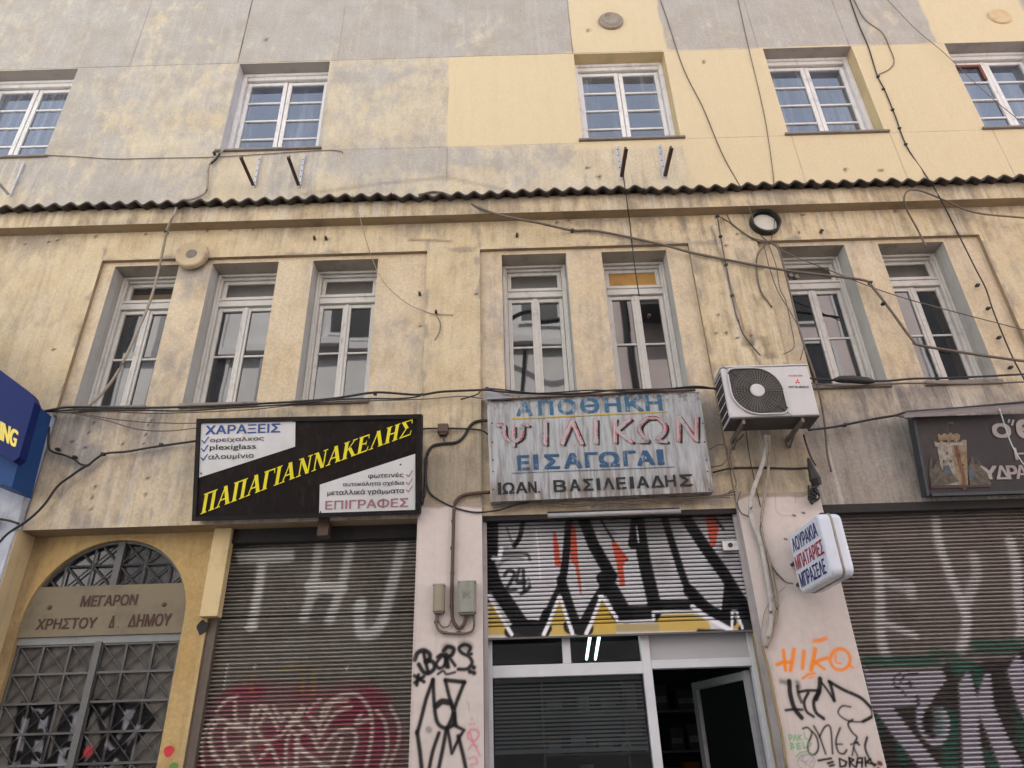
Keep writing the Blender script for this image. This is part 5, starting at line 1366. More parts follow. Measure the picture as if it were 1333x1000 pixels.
m_s2 = n.out(c_, 0.6, 0.1, 0.3)
mb = MB(); panel_box(mb, Q2, 0.12); mb.build('board', m_s2, s2)
def flaked(name, col, under=(0.42, 0.42, 0.42), lo=0.50, hi=0.62, k=0.9):
    n = NT(name)
    f = n.math('ADD', n.math('MULTIPLY', n.noise(18, 8, 0.75), 0.55), n.math('MULTIPLY', n.noise(1.0, 5, 0.6, n.scaled(20, 20, 2)), 0.45))
    c = n.mix(n.math('MULTIPLY', n.ramp(f, lo, hi), k), col, under)
    return n.out(c, 0.6, 0, 0.3)
m_f_blue = flaked('flaked_blue', srgb(42, 78, 110), (0.30, 0.315, 0.33), 0.52, 0.62, 0.8)
m_f_teal = flaked('flaked_teal_blue', srgb(45, 92, 122), (0.28, 0.30, 0.32), 0.50, 0.60, 0.85)
m_f_red = flaked('flaked_red', srgb(170, 70, 82), (0.37, 0.345, 0.345), 0.44, 0.52, 0.93)
m_f_blk = flaked('flaked_black', (0.016, 0.016, 0.017), (0.30, 0.29, 0.28), 0.54, 0.64, 0.75)
m_f_yel = flaked('flaked_yellow', srgb(178, 152, 50), (0.4, 0.38, 0.3), 0.56, 0.66, 0.7)
I2 = lambda x, y: inv(Q2, 620 + x / 4.3, 500 + y / 4.3)
lt = MB()
def wide_row(txts, m, bold, h=0.005):
    row_cut(lt); lt.one_row = True
    for t_, bl, tr, rt in txts: let(lt, Q2, I2, t_, bl, tr, m, bold, rt, h)
    lt.one_row = False
wide_row([('Α', (224, 180), (312, 98), 178), ('Π', (350, 176), (428, 92), 173), ('Ο', (460, 172), (556, 84), 168), ('Θ', (586, 166), (684, 78), 163), ('Η', (722, 160), (804, 74), 157), ('Κ', (836, 156), (930, 68), 153), ('Η', (950, 152), (1034, 62), 148)], 1, 0.04)
stroke_on(lt, Q2, [I2(200, 196), I2(1068, 156)], 0.0055, 1.95, 0.005, 4)
row_cut(lt)
# big outlined row: black drop edge behind worn red faces
def big(ch, x0, x1, yb, yt):
    segs = {'Ψ': [[(0.0, 1), (0.18, 0.98), (0.22, 0.45), (0.5, 0.2), (0.78, 0.45), (0.82, 0.98), (1, 1)], [(0.5, 0.95), (0.5, 0.0)]],
            'Ι': [[(0.5, 1), (0.5, 0)]], 'Λ': [[(0, 0), (0.5, 1), (1, 0)]], 'Κ': [[(0, 1), (0, 0)], [(0.9, 1), (0.1, 0.5), (1, 0)]],
            'Ω': [[(0, 0.03), (0.28, 0.03), (0.30, 0.12), (0.08, 0.4), (0.06, 0.7), (0.3, 0.97), (0.5, 1), (0.72, 0.97), (0.95, 0.7), (0.92, 0.4), (0.70, 0.12), (0.72, 0.03), (1, 0.03)]],
            'Ν': [[(0, 0), (0, 1), (1, 0), (1, 1)]]}[ch]
    for pts in segs:
        if len(pts) > 4: pts = [(p[0], p[1]) for p in spline([(a, b, 0) for a, b in pts], 3)]
        g = [(x0 + (x1 - x0) * a, yb + (yt - yb) * b) for a, b in pts]
        stroke_on(lt, Q2, [I2(x + 16, y + 9) for x, y in g], 0.013, 1.95, 0.005, 3)
        stroke_on(lt, Q2, [I2(*p) for p in g], 0.0195, 1.95, 0.0065, 2)
        stroke_on(lt, Q2, [I2(x - 3, y) for x, y in g], 0.008, 1.95, 0.0075, 5)
for ch, x0, x1, yb, yt in (('Ψ', 122, 290, 345, 232), ('Ι', 375, 395, 338, 212), ('Λ', 480, 590, 336, 206), ('Ι', 655, 680, 330, 200), ('Κ', 775, 870, 326, 196), ('Ω', 905, 1062, 326, 192), ('Ν', 1130, 1230, 318, 182)):
    big(ch, x0, x1, yb, yt)
wide_row([('Ε', (232, 485), (296, 398), 482), ('Ι', (322, 481), (346, 394), 480), ('Σ', (382, 478), (464, 392), 475), ('Α', (492, 474), (588, 385), 470), ('Γ', (612, 469), (678, 381), 466), ('Ω', (690, 466), (796, 378), 462), ('Γ', (826, 461), (890, 373), 459), ('Α', (902, 458), (994, 371), 454), ('Ι', (1016, 454), (1044, 367), 453)], 0, 0.055)
stroke_on(lt, Q2, [I2(200, 500), I2(1110, 465)], 0.003, 1.95, 0.005, 0)
wide_row([('Ι', (122, 621), (138, 552), 620), ('Ω', (148, 618), (212, 550), 614), ('Α', (222, 615), (284, 548), 612), ('Ν', (292, 612), (336, 546), 610), ('.', (346, 610), (358, 600), 610)], 3, 0.035)
xx = [(434, 500), (524, 580), (600, 652), (676, 690), (712, 768), (786, 834), (862, 878), (900, 962), (980, 1046), (1060, 1112), (1140, 1206)]
row_cut(lt); lt.one_row = True
for ch, (a, b) in zip('ΒΑΣΙΛΕΙΑΔΗΣ', xx):
    yb = lambda x: 606 - (x - 434) * 0.045
    let(lt, Q2, I2, ch, (a, yb(a)), (b, yb(b) - 66), 3, 0.035, yb(b))
build_rows(lt, 'lettering', [m_f_blue, m_f_teal, m_f_red, m_f_blk, m_f_yel, flaked('flaked_pale_face', srgb(178, 160, 162), (0.33, 0.33, 0.33), 0.46, 0.55, 0.85)], s2)
riv = MB()
for y in (220, 325, 425, 490, 590):
    for x in (92 - (y - 400) * -0.02, 1290):
        riv.lathe(Q2.at(*I2(x if x < 500 else 1255 + (y - 100) * 0.1, y), 0.001), [(0.008, 0), (0.005, 0.005)], 8)
riv.build('rivet', m_brown_steel, s2)
cp = MB(); c0, c1 = W(627, 514, 0.16), W(662, 516, 0.16)
cp.face([W(626, 521, 0.02), W(634, 507, 0.02), W(650, 509, 0.12), W(668, 518, 0.20), W(634, 520, 0.21)])
cp.face([W(634, 520, 0.21), W(668, 518, 0.20), W(668, 518.6, 0.02), W(634, 520.5, 0.02)])
cp.build('torn_flashing', plain('flashing_grey', (0.33, 0.32, 0.33), 0.5, 0.2, dirt=0.3), s2)

# -- dark plumber's sign on the right
Q3 = Quad(W(1188, 543, 0.22), W(1188, 543, 0.22) + np.array([2.0, 0, 0.0]), W(1206.5, 643, 0.07) + np.array([2.0, 0, 0.0]), W(1206.5, 643, 0.07))
s3 = thing('shop_sign', Q3.bl, 'dark rusting sign with a painted stone tower and pale cut letters', 'sign')
m_s3 = plain('sign_dark_sheet', (0.024, 0.019, 0.020), 0.6, 0.0, dirt=0.5, scale=3, dark=(0.075, 0.062, 0.055), streak=0.2)
mb = MB(); panel_box(mb, Q3, 0.06); mb.build('board', m_s3, s3)
fr = MB(); edge_bar(Q3, -0.003, -0.03, 0.008, 1.03, 0, 0, -0.08, 0.012); edge_bar(Q3, 0.014, -0.035, 1.0, 0.0, 0, 0, -0.08, 0.03)
fr.build('frame', plain('sign_frame_blue_grey', (0.05, 0.058, 0.068), 0.5, 0.3, dirt=0.6, scale=12, dark=(0.03, 0.025, 0.02)), s3)
I3 = lambda x, y: inv(Q3, 1150 + x / 7.142, 520 + y / 7.142)
tw = MB()
P3 = lambda pts, m, h=0.004: poly_on(tw, Q3, [I3(*p) for p in pts], h, m)
P3([(495, 425), (770, 420), (785, 800), (560, 805), (530, 640)], 0)
P3([(625, 422), (770, 420), (785, 800), (690, 803)], 1, 0.0055)
P3([(465, 395), (490, 392), (492, 405), (520, 403), (522, 388), (548, 386), (550, 400), (585, 398), (588, 382), (618, 380), (620, 395), (650, 393), (655, 378), (690, 377), (695, 392), (725, 390), (728, 378), (768, 378), (770, 425), (480, 440)], 0, 0.0062)
P3([(500, 330), (520, 320), (522, 335), (548, 332), (550, 318), (575, 316), (578, 330), (600, 328), (604, 312), (635, 312), (637, 328), (660, 326), (664, 318), (690, 318), (692, 330), (708, 328), (706, 375), (510, 385)], 1, 0.007)
P3([(650, 425), (690, 430), (715, 560), (752, 690), (770, 830), (735, 845), (722, 700), (690, 600), (660, 500)], 2, 0.008)
for pts in ([(415, 640), (440, 530), (455, 640), (500, 560), (545, 660), (600, 620), (640, 700), (700, 760), (560, 800), (440, 800)], [(780, 640), (820, 530), (845, 610), (880, 570), (930, 620), (970, 700), (1000, 800), (800, 805)]): P3(pts, 3, 0.0088)
for pts in ([(550, 620), (600, 610), (640, 700), (560, 690)], [(780, 660), (830, 640), (860, 720), (790, 730)]): P3(pts, 4, 0.0096)
P3([(430, 800), (1000, 795), (995, 815), (440, 830)], 5, 0.0104)
for x, y in ((585, 500), (555, 575), (620, 575), (700, 520), (735, 610)): P3([(x - 7, y + 14), (x + 7, y + 14), (x + 7, y - 10), (x - 7, y - 10)], 5, 0.0112)
P3([(592, 305), (600, 305), (598, 215), (592, 215)], 3, 0.004); P3([(600, 232), (625, 228), (650, 236), (652, 214), (625, 208), (600, 212)], 3, 0.004)
for k in range(9): P3([(545 + 19 * k, 402), (555 + 19 * k, 401), (555 + 19 * k, 382), (549 + 19 * k, 384)], 5, 0.0118)
def blotch(name, a, b, s): return plain(name, a, 0.7, dirt=0.8, scale=s, dark=b, thresh=(0.42, 0.62))
tw.build('tower_picture', [blotch('painted_stone_pale', (0.30, 0.275, 0.23), (0.17, 0.14, 0.105), 24), blotch('painted_stone_ochre', (0.23, 0.18, 0.12), (0.15, 0.085, 0.04), 22), blotch('rust_streak', (0.17, 0.075, 0.03), (0.09, 0.04, 0.02), 18),
                      blotch('painted_shrubs', (0.11, 0.09, 0.066), (0.04, 0.036, 0.034), 26), blotch('painted_blue_shrubs', (0.06, 0.08, 0.11), (0.10, 0.10, 0.09), 22), plain('painted_dark', (0.05, 0.03, 0.025), 0.6)], s3)
m_cut = plain('pale_cut_letters', (0.33, 0.29, 0.275), 0.5, dirt=0.3)
lt = MB()
let(lt, Q3, I3, 'Ο', (1020, 362), (1164, 222), 0, 0.07, 358)
stroke_on(lt, Q3, [I3(1160, 215), I3(1166, 190)], 0.009, 2.2, 0.006, 0); stroke_on(lt, Q3, [I3(1192, 240), I3(1204, 195)], 0.009, 2.2, 0.006, 0)
let(lt, Q3, I3, 'Θ', (1250, 372), (1400, 185), 0, 0.07, 368)
let(lt, Q3, I3, 'Η', (1225, 568), (1345, 445), 0, 0.02, 562)
lt.one_row = True; row_cut(lt)
let(lt, Q3, I3, 'Υ', (915, 746), (1045, 618), 0, 0.05, 744); let(lt, Q3, I3, 'Δ', (1048, 746), (1150, 616), 0, 0.03, 745); let(lt, Q3, I3, 'Ρ', (1156, 744), (1228, 614), 0, 0.05, 743); let(lt, Q3, I3, 'Α', (1232, 742), (1330, 610), 0, 0.03, 740)
build_rows(lt, 'lettering', m_cut, s3)
cv = MB()
cv.face([W(1163, 542, 0.24), W(1183, 539.5, 0.30), W(1190, 544, 0.30), W(1184, 546, 0.27)])
a_ = W(1176, 540, 0.30); b_ = W(1338, 527.5, 0.33); c_ = W(1338, 524, 0.05); d_ = W(1180, 536, 0.05)
cv.face([a_, b_, c_, d_]); cv.face([a_, a_ - np.array([0, 0, 0.03]), b_ - np.array([0, 0, 0.045]), b_])
cv.build('sagging_cover', plain('cover_sheet', (0.17, 0.145, 0.14), 0.5, 0.2, dirt=0.5), s3)

# -- illuminated box sign projecting from the pier
lx0, lx1, ly0, ly1, lz0, lz1 = 2.365, 2.545, -0.665, -0.075, 2.945, 3.445
KX = 0.085
skew = lambda x, y: x + KX * (-y - 0.37)
s4 = thing('box_sign', (2.46, -0.09, 3.2), 'white plastic box sign with blue and red words jutting out from the pink pier', 'sign')
def rrect(y0, y1, z0, z1, r, n=6):
    pts = []
    for cy, cz, a0 in ((y1 - r, z1 - r, 0), (y0 + r, z1 - r, 90), (y0 + r, z0 + r, 180), (y1 - r, z0 + r, 270)):
        for k in range(n + 1):
            a = R_(a0 + 90 * k / n); pts.append((cy + r * math.cos(a), cz + r * math.sin(a)))
    return pts
def yz_loft(secs, m=0):
    mb = MB(); nn = len(secs[0][1])
    for x, pts in secs: mb.v += [(skew(x, y), y, z) for y, z in pts]
    for i in range(len(secs) - 1):
        for k in range(nn):
            k2 = (k + 1) % nn
            mb.f.append((i * nn + k, i * nn + k2, (i + 1) * nn + k2, (i + 1) * nn + k)); mb.m.append(m)
    mb.f.append(tuple(range(nn - 1, -1, -1))); mb.m.append(m)
    mb.f.append(tuple((len(secs) - 1) * nn + k for k in range(nn))); mb.m.append(m)
    return mb
m_plw = plain('box_sign_white_plastic', (0.62, 0.65, 0.72), 0.3, dirt=0.3, scale=5, dark=(0.45, 0.47, 0.52))
g = lambda s_: rrect(ly0 + s_, ly1 - s_, lz0 + s_, lz1 - s_, 0.06)
yz_loft([(lx0, g(0.018)), (lx0 + 0.008, g(0.006)), (lx0 + 0.03, g(0.0)), (lx0 + 0.085, g(0.0)), (lx0 + 0.085, g(0.02))]).build('face_shell', m_plw, s4, smooth=False)
yz_loft([(lx1 - 0.075, g(0.02)), (lx1 - 0.075, g(0.0)), (lx1 - 0.03, g(0.0)), (lx1 - 0.008, g(0.006)), (lx1, g(0.018))]).build('face_shell', m_plw, s4, smooth=False)
yz_loft([(lx0 + 0.085, g(0.012)), (lx0 + 0.09, g(-0.006)), (lx1 - 0.08, g(-0.006)), (lx1 - 0.075, g(0.012))]).build('metal_band', plain('aged_band', (0.36, 0.33, 0.27), 0.5, 0.3, dirt=0.6, scale=8, streak=0.3), s4)
Q4 = Quad((skew(lx0, ly1), ly1, lz1), (skew(lx0, ly0), ly0, lz1), (skew(lx0, ly0), ly0, lz0), (skew(lx0, ly1), ly1, lz0))
lt = MB()
letters(lt, Q4, 'ΛΟΥΡΑΚΙΑ', 0.09, 0.665, 0.88, 0.90, 0.003, 0.018, 0)
letters(lt, Q4, 'ΜΠΑΤΑΡΙΕΣ', 0.07, 0.375, 0.94, 0.60, 0.003, 0.018, 1)
letters(lt, Q4, 'ΜΠΡΑΣΕΛΕ', 0.09, 0.085, 0.88, 0.315, 0.003, 0.018, 0)
build_rows(lt, 'lettering', [plain('sign_navy', srgb(38, 42, 105), 0.4), plain('sign_crimson', srgb(165, 36, 62), 0.4)], s4)
br = MB()
br.box(2.44, 2.47, -0.60, -0.005, lz1 + 0.004, lz1 + 0.02)
br.tube([(2.465, -0.13, lz1 + 0.01), (2.465, -0.06, lz1 + 0.05), (2.46, -0.005, lz1 + 0.06)], 0.012, 6)
br.tube([(2.35, -0.005, 3.21), (2.36, -0.12, 3.21)], 0.016, 6); br.tube([(2.36, -0.005, 3.04), (2.37, -0.12, 3.04)], 0.016, 6)
br.build('bracket', m_brown_steel, s4)

# -- blue parking sign cut by the left edge
s5 = thing('box_sign', (-4.75, -0.05, 4.4), 'royal blue box sign with yellow letters at the left beside the white pilaster', 'sign')
m_bl = plain('royal_blue_plastic', (0.005, 0.014, 0.095), 0.5, dirt=0.3, scale=4, dark=(0.01, 0.02, 0.06), spec=0.15)
m_bl2 = plain('lighter_blue_side', (0.015, 0.055, 0.17), 0.5, dirt=0.3, scale=5, dark=(0.01, 0.04, 0.11), spec=0.15)
fy, byy = -0.42, -0.06
c_tr = W(46, 519, -fy); c_br = W(20, 601, -fy)
xr, zt_, zb_ = float((c_tr[0] + c_br[0]) / 2), float(c_tr[2]), float(c_br[2])
d1, d2, d3 = W(0, 481.5, -fy), W(38, 510, -fy), W(46, 521, -fy)
front = [(-6.0, d1[2] + (d1[2] - d2[2]) * (d1[0] + 6.0) / (d2[0] - d1[0]))] + [(d2[0], d2[2])] + [(d2[0] + 0.04, d2[2] - 0.04), (d3[0], d3[2] - 0.02)] + [(c_br[0] + 0.02, c_br[2] + 0.04), (c_br[0] - 0.02, c_br[2])]
l2 = W(0, 588, -fy)
front += [(-6.0, c_br[2] + (l2[2] - c_br[2]) * (c_br[0] + 6.0) / (c_br[0] - l2[0]))]
MB().prism(front, fy, fy + 0.10).build('front_panel', m_bl, s5)
e1 = W(54, 532, 0.20); e2 = W(26, 641, 0.20); e3 = W(0, 632, 0.20)
side = [(-6.0, e1[2] + 0.9), (d2[0] - 0.05, d2[2] - 0.02), (e1[0], e1[2]), (e2[0], e2[2]), (e3[0], e3[2]), (-6.0, e3[2] + 0.6)]
MB().prism(side, fy + 0.102, -0.035).build('body', m_bl2, s5)
Q5 = Quad(W(-60, 506, -fy + 0.0), W(24, 560, -fy), W(20, 582, -fy), W(-60, 530, -fy))
lt = MB()
bl_, br_, tl_, tr_ = W(0, 573, -fy), W(20.5, 583, -fy), W(1, 548, -fy), W(25, 562, -fy)
Q5 = Quad(tl_, tr_, br_, bl_)
letters(lt, Q5, 'ING', 0, 0, 1, 1, 0.004, 0.03)
k_bl, k_tr = bl_ - (br_ - bl_) * 0.34, None
for ch, a, b in (('K', -0.42, -0.06),): letters(lt, Q5, ch, a, 0, b, 1, 0.004, 0.03)
lt.build('lettering', plain('sign_yellow', srgb(225, 205, 90), 0.45), s5)
MB().tube([W(12, 655, 0.10), W(12, 690, 0.10), W(12, 1000, 0.10)], 0.085, 16).tube([W(12, 650, 0.10), W(12, 672, 0.10)], 0.098, 16)
dp = MB().tube([(-4.62, -0.14, 0.13), (-4.62, -0.14, 3.72)], 0.075, 16).tube([(-4.62, -0.14, 3.70), (-4.62, -0.14, 3.84)], 0.088, 16).tube([(-4.62, -0.14, 3.45), (-4.62, -0.14, 3.50)], 0.084, 16)
dpo = dp.build('drain_pipe', plain('white_drain_pipe', (0.55, 0.56, 0.60), 0.45, dirt=0.3), None)
tag(dpo, 'white round drain pipe below the blue sign at the left', 'pipe')

# ================================================================== AIR CONDITIONER
ac = thing('air_conditioner', (2.31, -0.02, 4.39), 'white outdoor air conditioner with a round black fan beside the grey metal sign', 'air conditioner')
ax0, ax1, ay0, ay1, az0, az1 = 1.922, 2.71, -0.45, -0.19, 4.39, 4.905
MB().box(ax0, ax1, ay0, ay1, az0 + 0.012, az1).build('casing', m_ac, ac, bevel=0.012)
MB().box(ax0 + 0.004, ax1 - 0.004, ay0 + 0.004, ay1 - 0.004, az0, az0 + 0.0115).build('base_pan', plain('base_pan_dark', (0.06, 0.055, 0.05), 0.6, dirt=0.5), ac)
MB().box(ax0 - 0.004, ax1 + 0.004, ay0 - 0.006, ay1 + 0.004, az1 + 0.001, az1 + 0.016).build('top_cover', m_ac, ac, bevel=0.004)
fcx, fcz, fr_ = 2.205, 4.655, 0.222
def grille_outline(r, e):
    pts = []
    for t in np.linspace(0, 360, 61)[:-1]:
        a = R_(t); x, z = math.cos(a), math.sin(a)
        k = r
        if (x < 0 and z > 0) or (x > 0 and z < 0):      # two squared corners
            k = r * min(1 / max(abs(x), abs(z)), 1.30)
        pts.append((fcx + k * x + (0.0), fcz + k * z))
    return pts
MB().prism(grille_outline(0.232, 0), ay0 - 0.004, ay0 - 0.0005).build('fan_opening', m_fan, ac)
rim = MB(); o_ = grille_outline(0.235, 0)
rim.tube([(x, ay0 - 0.012, z) for x, z in o_ + [o_[0]]], 0.008, 6)
rim.build('grille_rim', m_ac, ac, smooth=True)
gr = MB(); yg = ay0 - 0.016
for k in range(44):
    a = 2 * math.pi * k / 44
    gr.tube([(fcx + 0.055 * math.cos(a), yg, fcz + 0.055 * math.sin(a)), (fcx + 0.215 * math.cos(a + 0.12), yg + 0.004, fcz + 0.215 * math.sin(a + 0.12))], 0.0022, 4, caps=False)
for r in (0.09, 0.115, 0.14, 0.165, 0.19, 0.21):
    gr.tube([(fcx + r * math.cos(t), yg + 0.003, fcz + r * math.sin(t)) for t in np.linspace(0, 2 * math.pi, 49)], 0.0018, 4, caps=False)
gr.build('fan_grille', m_grille, ac)
for sx, sz in ((-1, 1), (1, -1)):
    cg = MB()
    for k in range(7):
        d = 0.165 + 0.018 * k
        L = max(0.0, 0.30 - d) * 0.55 + 0.02
        cx_, cz_ = fcx + sx * d * 0.92, fcz + sz * d * 0.92
        cg.tube([(cx_ - sz * sx * -L * 0.5, yg + 0.006, cz_ - L * 0.5 * sx * -1 * sx), (cx_ + sz * sx * -L * 0.5, yg + 0.006, cz_ + L * 0.5 * sx * -1 * sx)], 0.003, 4, caps=False)
    cg.build('grille_corner', m_grille, ac)
MB().lathe((fcx, yg - 0.001, fcz), [(0.064, -0.01), (0.064, 0.004), (0.056, 0.009)], 28).build('fan_hub', m_ac, ac)
for k in range(3):
    a = 2 * math.pi * k / 3 + 0.4; bl = MB(); pts = []
    for t in np.linspace(-0.45, 0.45, 7): pts.append((fcx + 0.20 * math.cos(a + t), ay0 - 0.0062 + 0.002 * t, fcz + 0.20 * math.sin(a + t)))
    for t in np.linspace(0.3, -0.3, 5): pts.append((fcx + 0.06 * math.cos(a + t - 0.3), ay0 - 0.0062, fcz + 0.06 * math.sin(a + t - 0.3)))
    bl.face(pts); bl.build('fan_blade', plain('fan_blade_grey', (0.05, 0.047, 0.045), 0.5), ac)
QA = Quad((2.455, ay0, 4.90), (2.71, ay0, 4.90), (2.71, ay0, 4.40), (2.455, ay0, 4.40))
IA = lambda x, y: inv(QA, 910 + x / 6.25, 460 + y / 6.25)
pr = MB()
let(pr, QA, IA, 'INVERTER', (728, 190), (842, 177), 0, 0.02, 189, 0.002)
let(pr, QA, IA, 'MITSUBISHI', (732, 285), (888, 266), 1, 0.03, 284, 0.002)
def rhomb(cx, cy, a):
    L, wd = 24, 12; ux, uy = math.cos(a), math.sin(a)
    P = [(cx, cy), (cx + ux * L * .5 - uy * wd * .62, cy + uy * L * .5 + ux * wd * .62), (cx + ux * L, cy + uy * L), (cx + ux * L * .5 + uy * wd * .62, cy + uy * L * .5 - ux * wd * .62)]
    poly_on(pr, QA, [IA(*p) for p in P], 0.002, 0)
cx_, cy_ = 801, 233
row_cut(pr)
for a in (-90, 30, 150): rhomb(cx_, cy_, R_(a))
for y in (305, 325, 335, 355, 480):
    row_cut(pr); stroke_on(pr, QA, [IA(735, y + 2), IA(930, y - 3)], 0.004, 0.5, 0.0015, 2)
build_rows(pr, 'badge', [m_red, m_print, plain('panel_seam', (0.42, 0.41, 0.41), 0.5)], ac)
sg = MB()
for k in range(9): sg.box(ax0 - 0.006, ax0 - 0.001, ay0 + 0.03 + 0.0235 * k, ay0 + 0.045 + 0.0235 * k, az0 + 0.03, az1 - 0.03)
sg.build('side_slot', m_fan, ac)
for z in (4.47, 4.56, 4.65, 4.74, 4.83): MB().box(ax0 - 0.010, ax0 - 0.0062, ay0 + 0.025, ay1 - 0.02, z, z + 0.010).build('side_bar', m_ac, ac)
for x in (2.04, 2.56):
    bkt = MB(); bkt.box(x - 0.012, x + 0.012, ay0 + 0.02, -0.005, az0 - 0.042, az0 - 0.001).box(x - 0.016, x + 0.016, -0.02, -0.004, az0 - 0.10, az0 - 0.043)
    bkt.tube([(x, ay0 + 0.22, az0 - 0.035), (x, -0.012, az0 - 0.10)], 0.010, 5)
    bkt.build('wall_bracket', plain('bracket_grey_brown', (0.19, 0.16, 0.13), 0.6, 0.2, dirt=0.4), ac)

# ================================================================== SMALL WALL FITTINGS
def bracket(px, py_top, py_bot, label, arm=0.45, dark=True, a_tip=None):
    t_ = W(px[0], py_top); b_ = W(px[1], py_bot); x = float((t_[0] + b_[0]) / 2); zt, zb = float(t_[2]), float(b_[2]) - 0.03
    t = thing('wall_bracket', (x, 0, zb), label, 'bracket', 'empty brackets below the upper windows')
    r = MB().box(x - 0.019, x + 0.019, -0.006, -0.001, zb, zt).box(x + 0.013, x + 0.019, -0.03, -0.006, zb, zt)
    ro = r.build('wall_rail', plain('rail_pale_steel', (0.50, 0.50, 0.53), 0.5, 0.2, dirt=0.3), t)
    h = MB()
    for k in range(5): h.lathe((x - 0.002, -0.0065, zb + 0.08 + (zt - zb - 0.12) * k / 4), [(0.009, 0.0), (0.009, 0.0006)], 8)
    h.build('rail_hole', m_dark, ro)
    am = MB().box(x - 0.02, x + 0.02, -arm, -0.031, zb, zb + 0.004).box(x - 0.02, x - 0.015, -arm, -0.031, zb + 0.004, zb + 0.035)
    am.tube([(x, -arm + 0.02, zb + 0.01), (x, -arm + 0.02, zb + 0.05)], 0.012, 6)
    am.build('arm', m_brown_steel if dark else m_galv, t)
bracket((338, 332), 205, 242, 'left rusty bracket under the left whole upper window')
bracket((395, 391), 205, 242, 'right rusty bracket under the left whole upper window')
bracket((804, 808), 192, 231, 'left rusty bracket under the middle upper window, a wire tied to it')
bracket((859, 864), 190, 230, 'right rusty bracket under the middle upper window')
bracket((31, 15), 214, 254, 'pale steel bracket under the upper window at the left edge', dark=False)

def meter_box(x0, x1, z0, z1, d, mat, label):
    t = thing('meter_box', ((x0 + x1) / 2, -0.004, z0), label, 'meter box')
    c = 0.022
    poly = [(x0, -0.005), (x0, -d + c), (x0 + c, -d), (x1 - c, -d), (x1, -d + c), (x1, -0.005)]
    mb = MB(); n_ = len(poly)
    mb.v += [(x, y, z0) for x, y in poly] + [(x, y, z1) for x, y in poly]
    mb.f += [tuple(range(n_)), tuple(range(2 * n_ - 1, n_ - 1, -1))] + [(i, n_ + i, n_ + (i + 1) % n_, (i + 1) % n_) for i in range(n_)]; mb.m += [0] * (n_ + 2)
    mb.build('cover', mat, t, bevel=0.004)
    MB().box(x0 + 0.012, x1 - 0.012, -d + 0.02, -0.006, z0 - 0.012, z0 - 0.0005).build('end_cap', mat, t)
    MB().box(x0 - 0.003, x1 + 0.003, -d + 0.005, -0.005, z1 + 0.0005, z1 + 0.012).build('end_cap', mat, t)
    return t
meter_box(-0.69, -0.595, 2.905, 3.115, 0.085, plain('meter_box_beige', (0.27, 0.235, 0.165), 0.55, dirt=0.3, scale=9, streak=0.2), 'narrow beige meter box on the pink pier, left of the conduit')
mb2 = meter_box(-0.480, -0.335, 2.885, 3.13, 0.10, m_box, 'wider grey green meter box on the pink pier, right of the conduit')
em = MB(); qq = Quad((-0.45, -0.1, 3.06), (-0.37, -0.1, 3.06), (-0.37, -0.1, 2.99), (-0.45, -0.1, 2.99))
stroke_on(em, qq, [(0.1, 0.9), (0.9, 0.1)], 0.08, 1.1, 0.002); stroke_on(em, qq, [(0.1, 0.1), (0.9, 0.9)], 0.08, 1.1, 0.002); stroke_on(em, qq, [(0.5, 0.95), (0.1, 0.5), (0.5, 0.05)], 0.07, 1.1, 0.0025)
em.build('stamped_mark', plain('mark_darker', (0.16, 0.17, 0.145), 0.6), mb2)
c = W(577, 559, 0.03)
jb = thing('junction_box', (c[0], 0, c[2]), 'small brown junction box on the stained pier between the two big signs', 'junction box')
MB().box(c[0] - 0.05, c[0] + 0.05, -0.07, -0.003, c[2] - 0.045, c[2] + 0.045).build('cover', m_brown_steel, jb, bevel=0.008)
MB().box(c[0] - 0.035, c[0] + 0.035, -0.06, -0.005, c[2] - 0.065, c[2] - 0.046).tube([(c[0], -0.03, c[2] - 0.06), (c[0] + 0.01, -0.03, c[2] - 0.12)], 0.008, 6).build('cable_gland', m_brown_steel, jb)
# long batten lamp over the painted shutter
a_, b_ = W(713, 671.5, 0.09), W(886, 665.5, 0.09)
bl_ = thing('batten_lamp', (a_[0], -0.02, a_[2]), 'unlit long white batten lamp under the grey metal sign', 'lamp')
MB().tube([a_, b_], 0.02, 10).build('tube', plain('unlit_tube_white', (0.36, 0.35, 0.34), 0.35), bl_, smooth=True)
MB().box(a_[0], b_[0], -0.07, -0.046, a_[2] + 0.022, a_[2] + 0.045).box(a_[0] + 0.2, a_[0] + 0.24, -0.046, -0.005 + YR + 0.001, a_[2] + 0.025, a_[2] + 0.045).box(b_[0] - 0.24, b_[0] - 0.2, -0.046, YR - 0.004, a_[2] + 0.025, a_[2] + 0.045).build('housing', m_dark, bl_)
# wrapped black bundle hanging above the box sign
c = [W(1052, 597, 0.06), W(1056, 610, 0.08), W(1061, 624, 0.09), W(1064, 632, 0.07)]
bd = thing('cable_bundle', c[0], 'crumpled black wrapped bundle of cable hanging over the box sign', 'cable bundle')
MB().tube(c, [0.012, 0.03, 0.05, 0.04], 7).build('wrap', m_black, bd)
tg = MB()
for k in range(7):
    p = [W(1058 + random.uniform(-6, 8), 634 + 5 * j + random.uniform(-3, 3), 0.05 + random.uniform(0, 0.05)) for j in range(5)]
    tg.tube(spline(p, 4), 0.010, 5)
tg.build('tangle', m_black, bd)
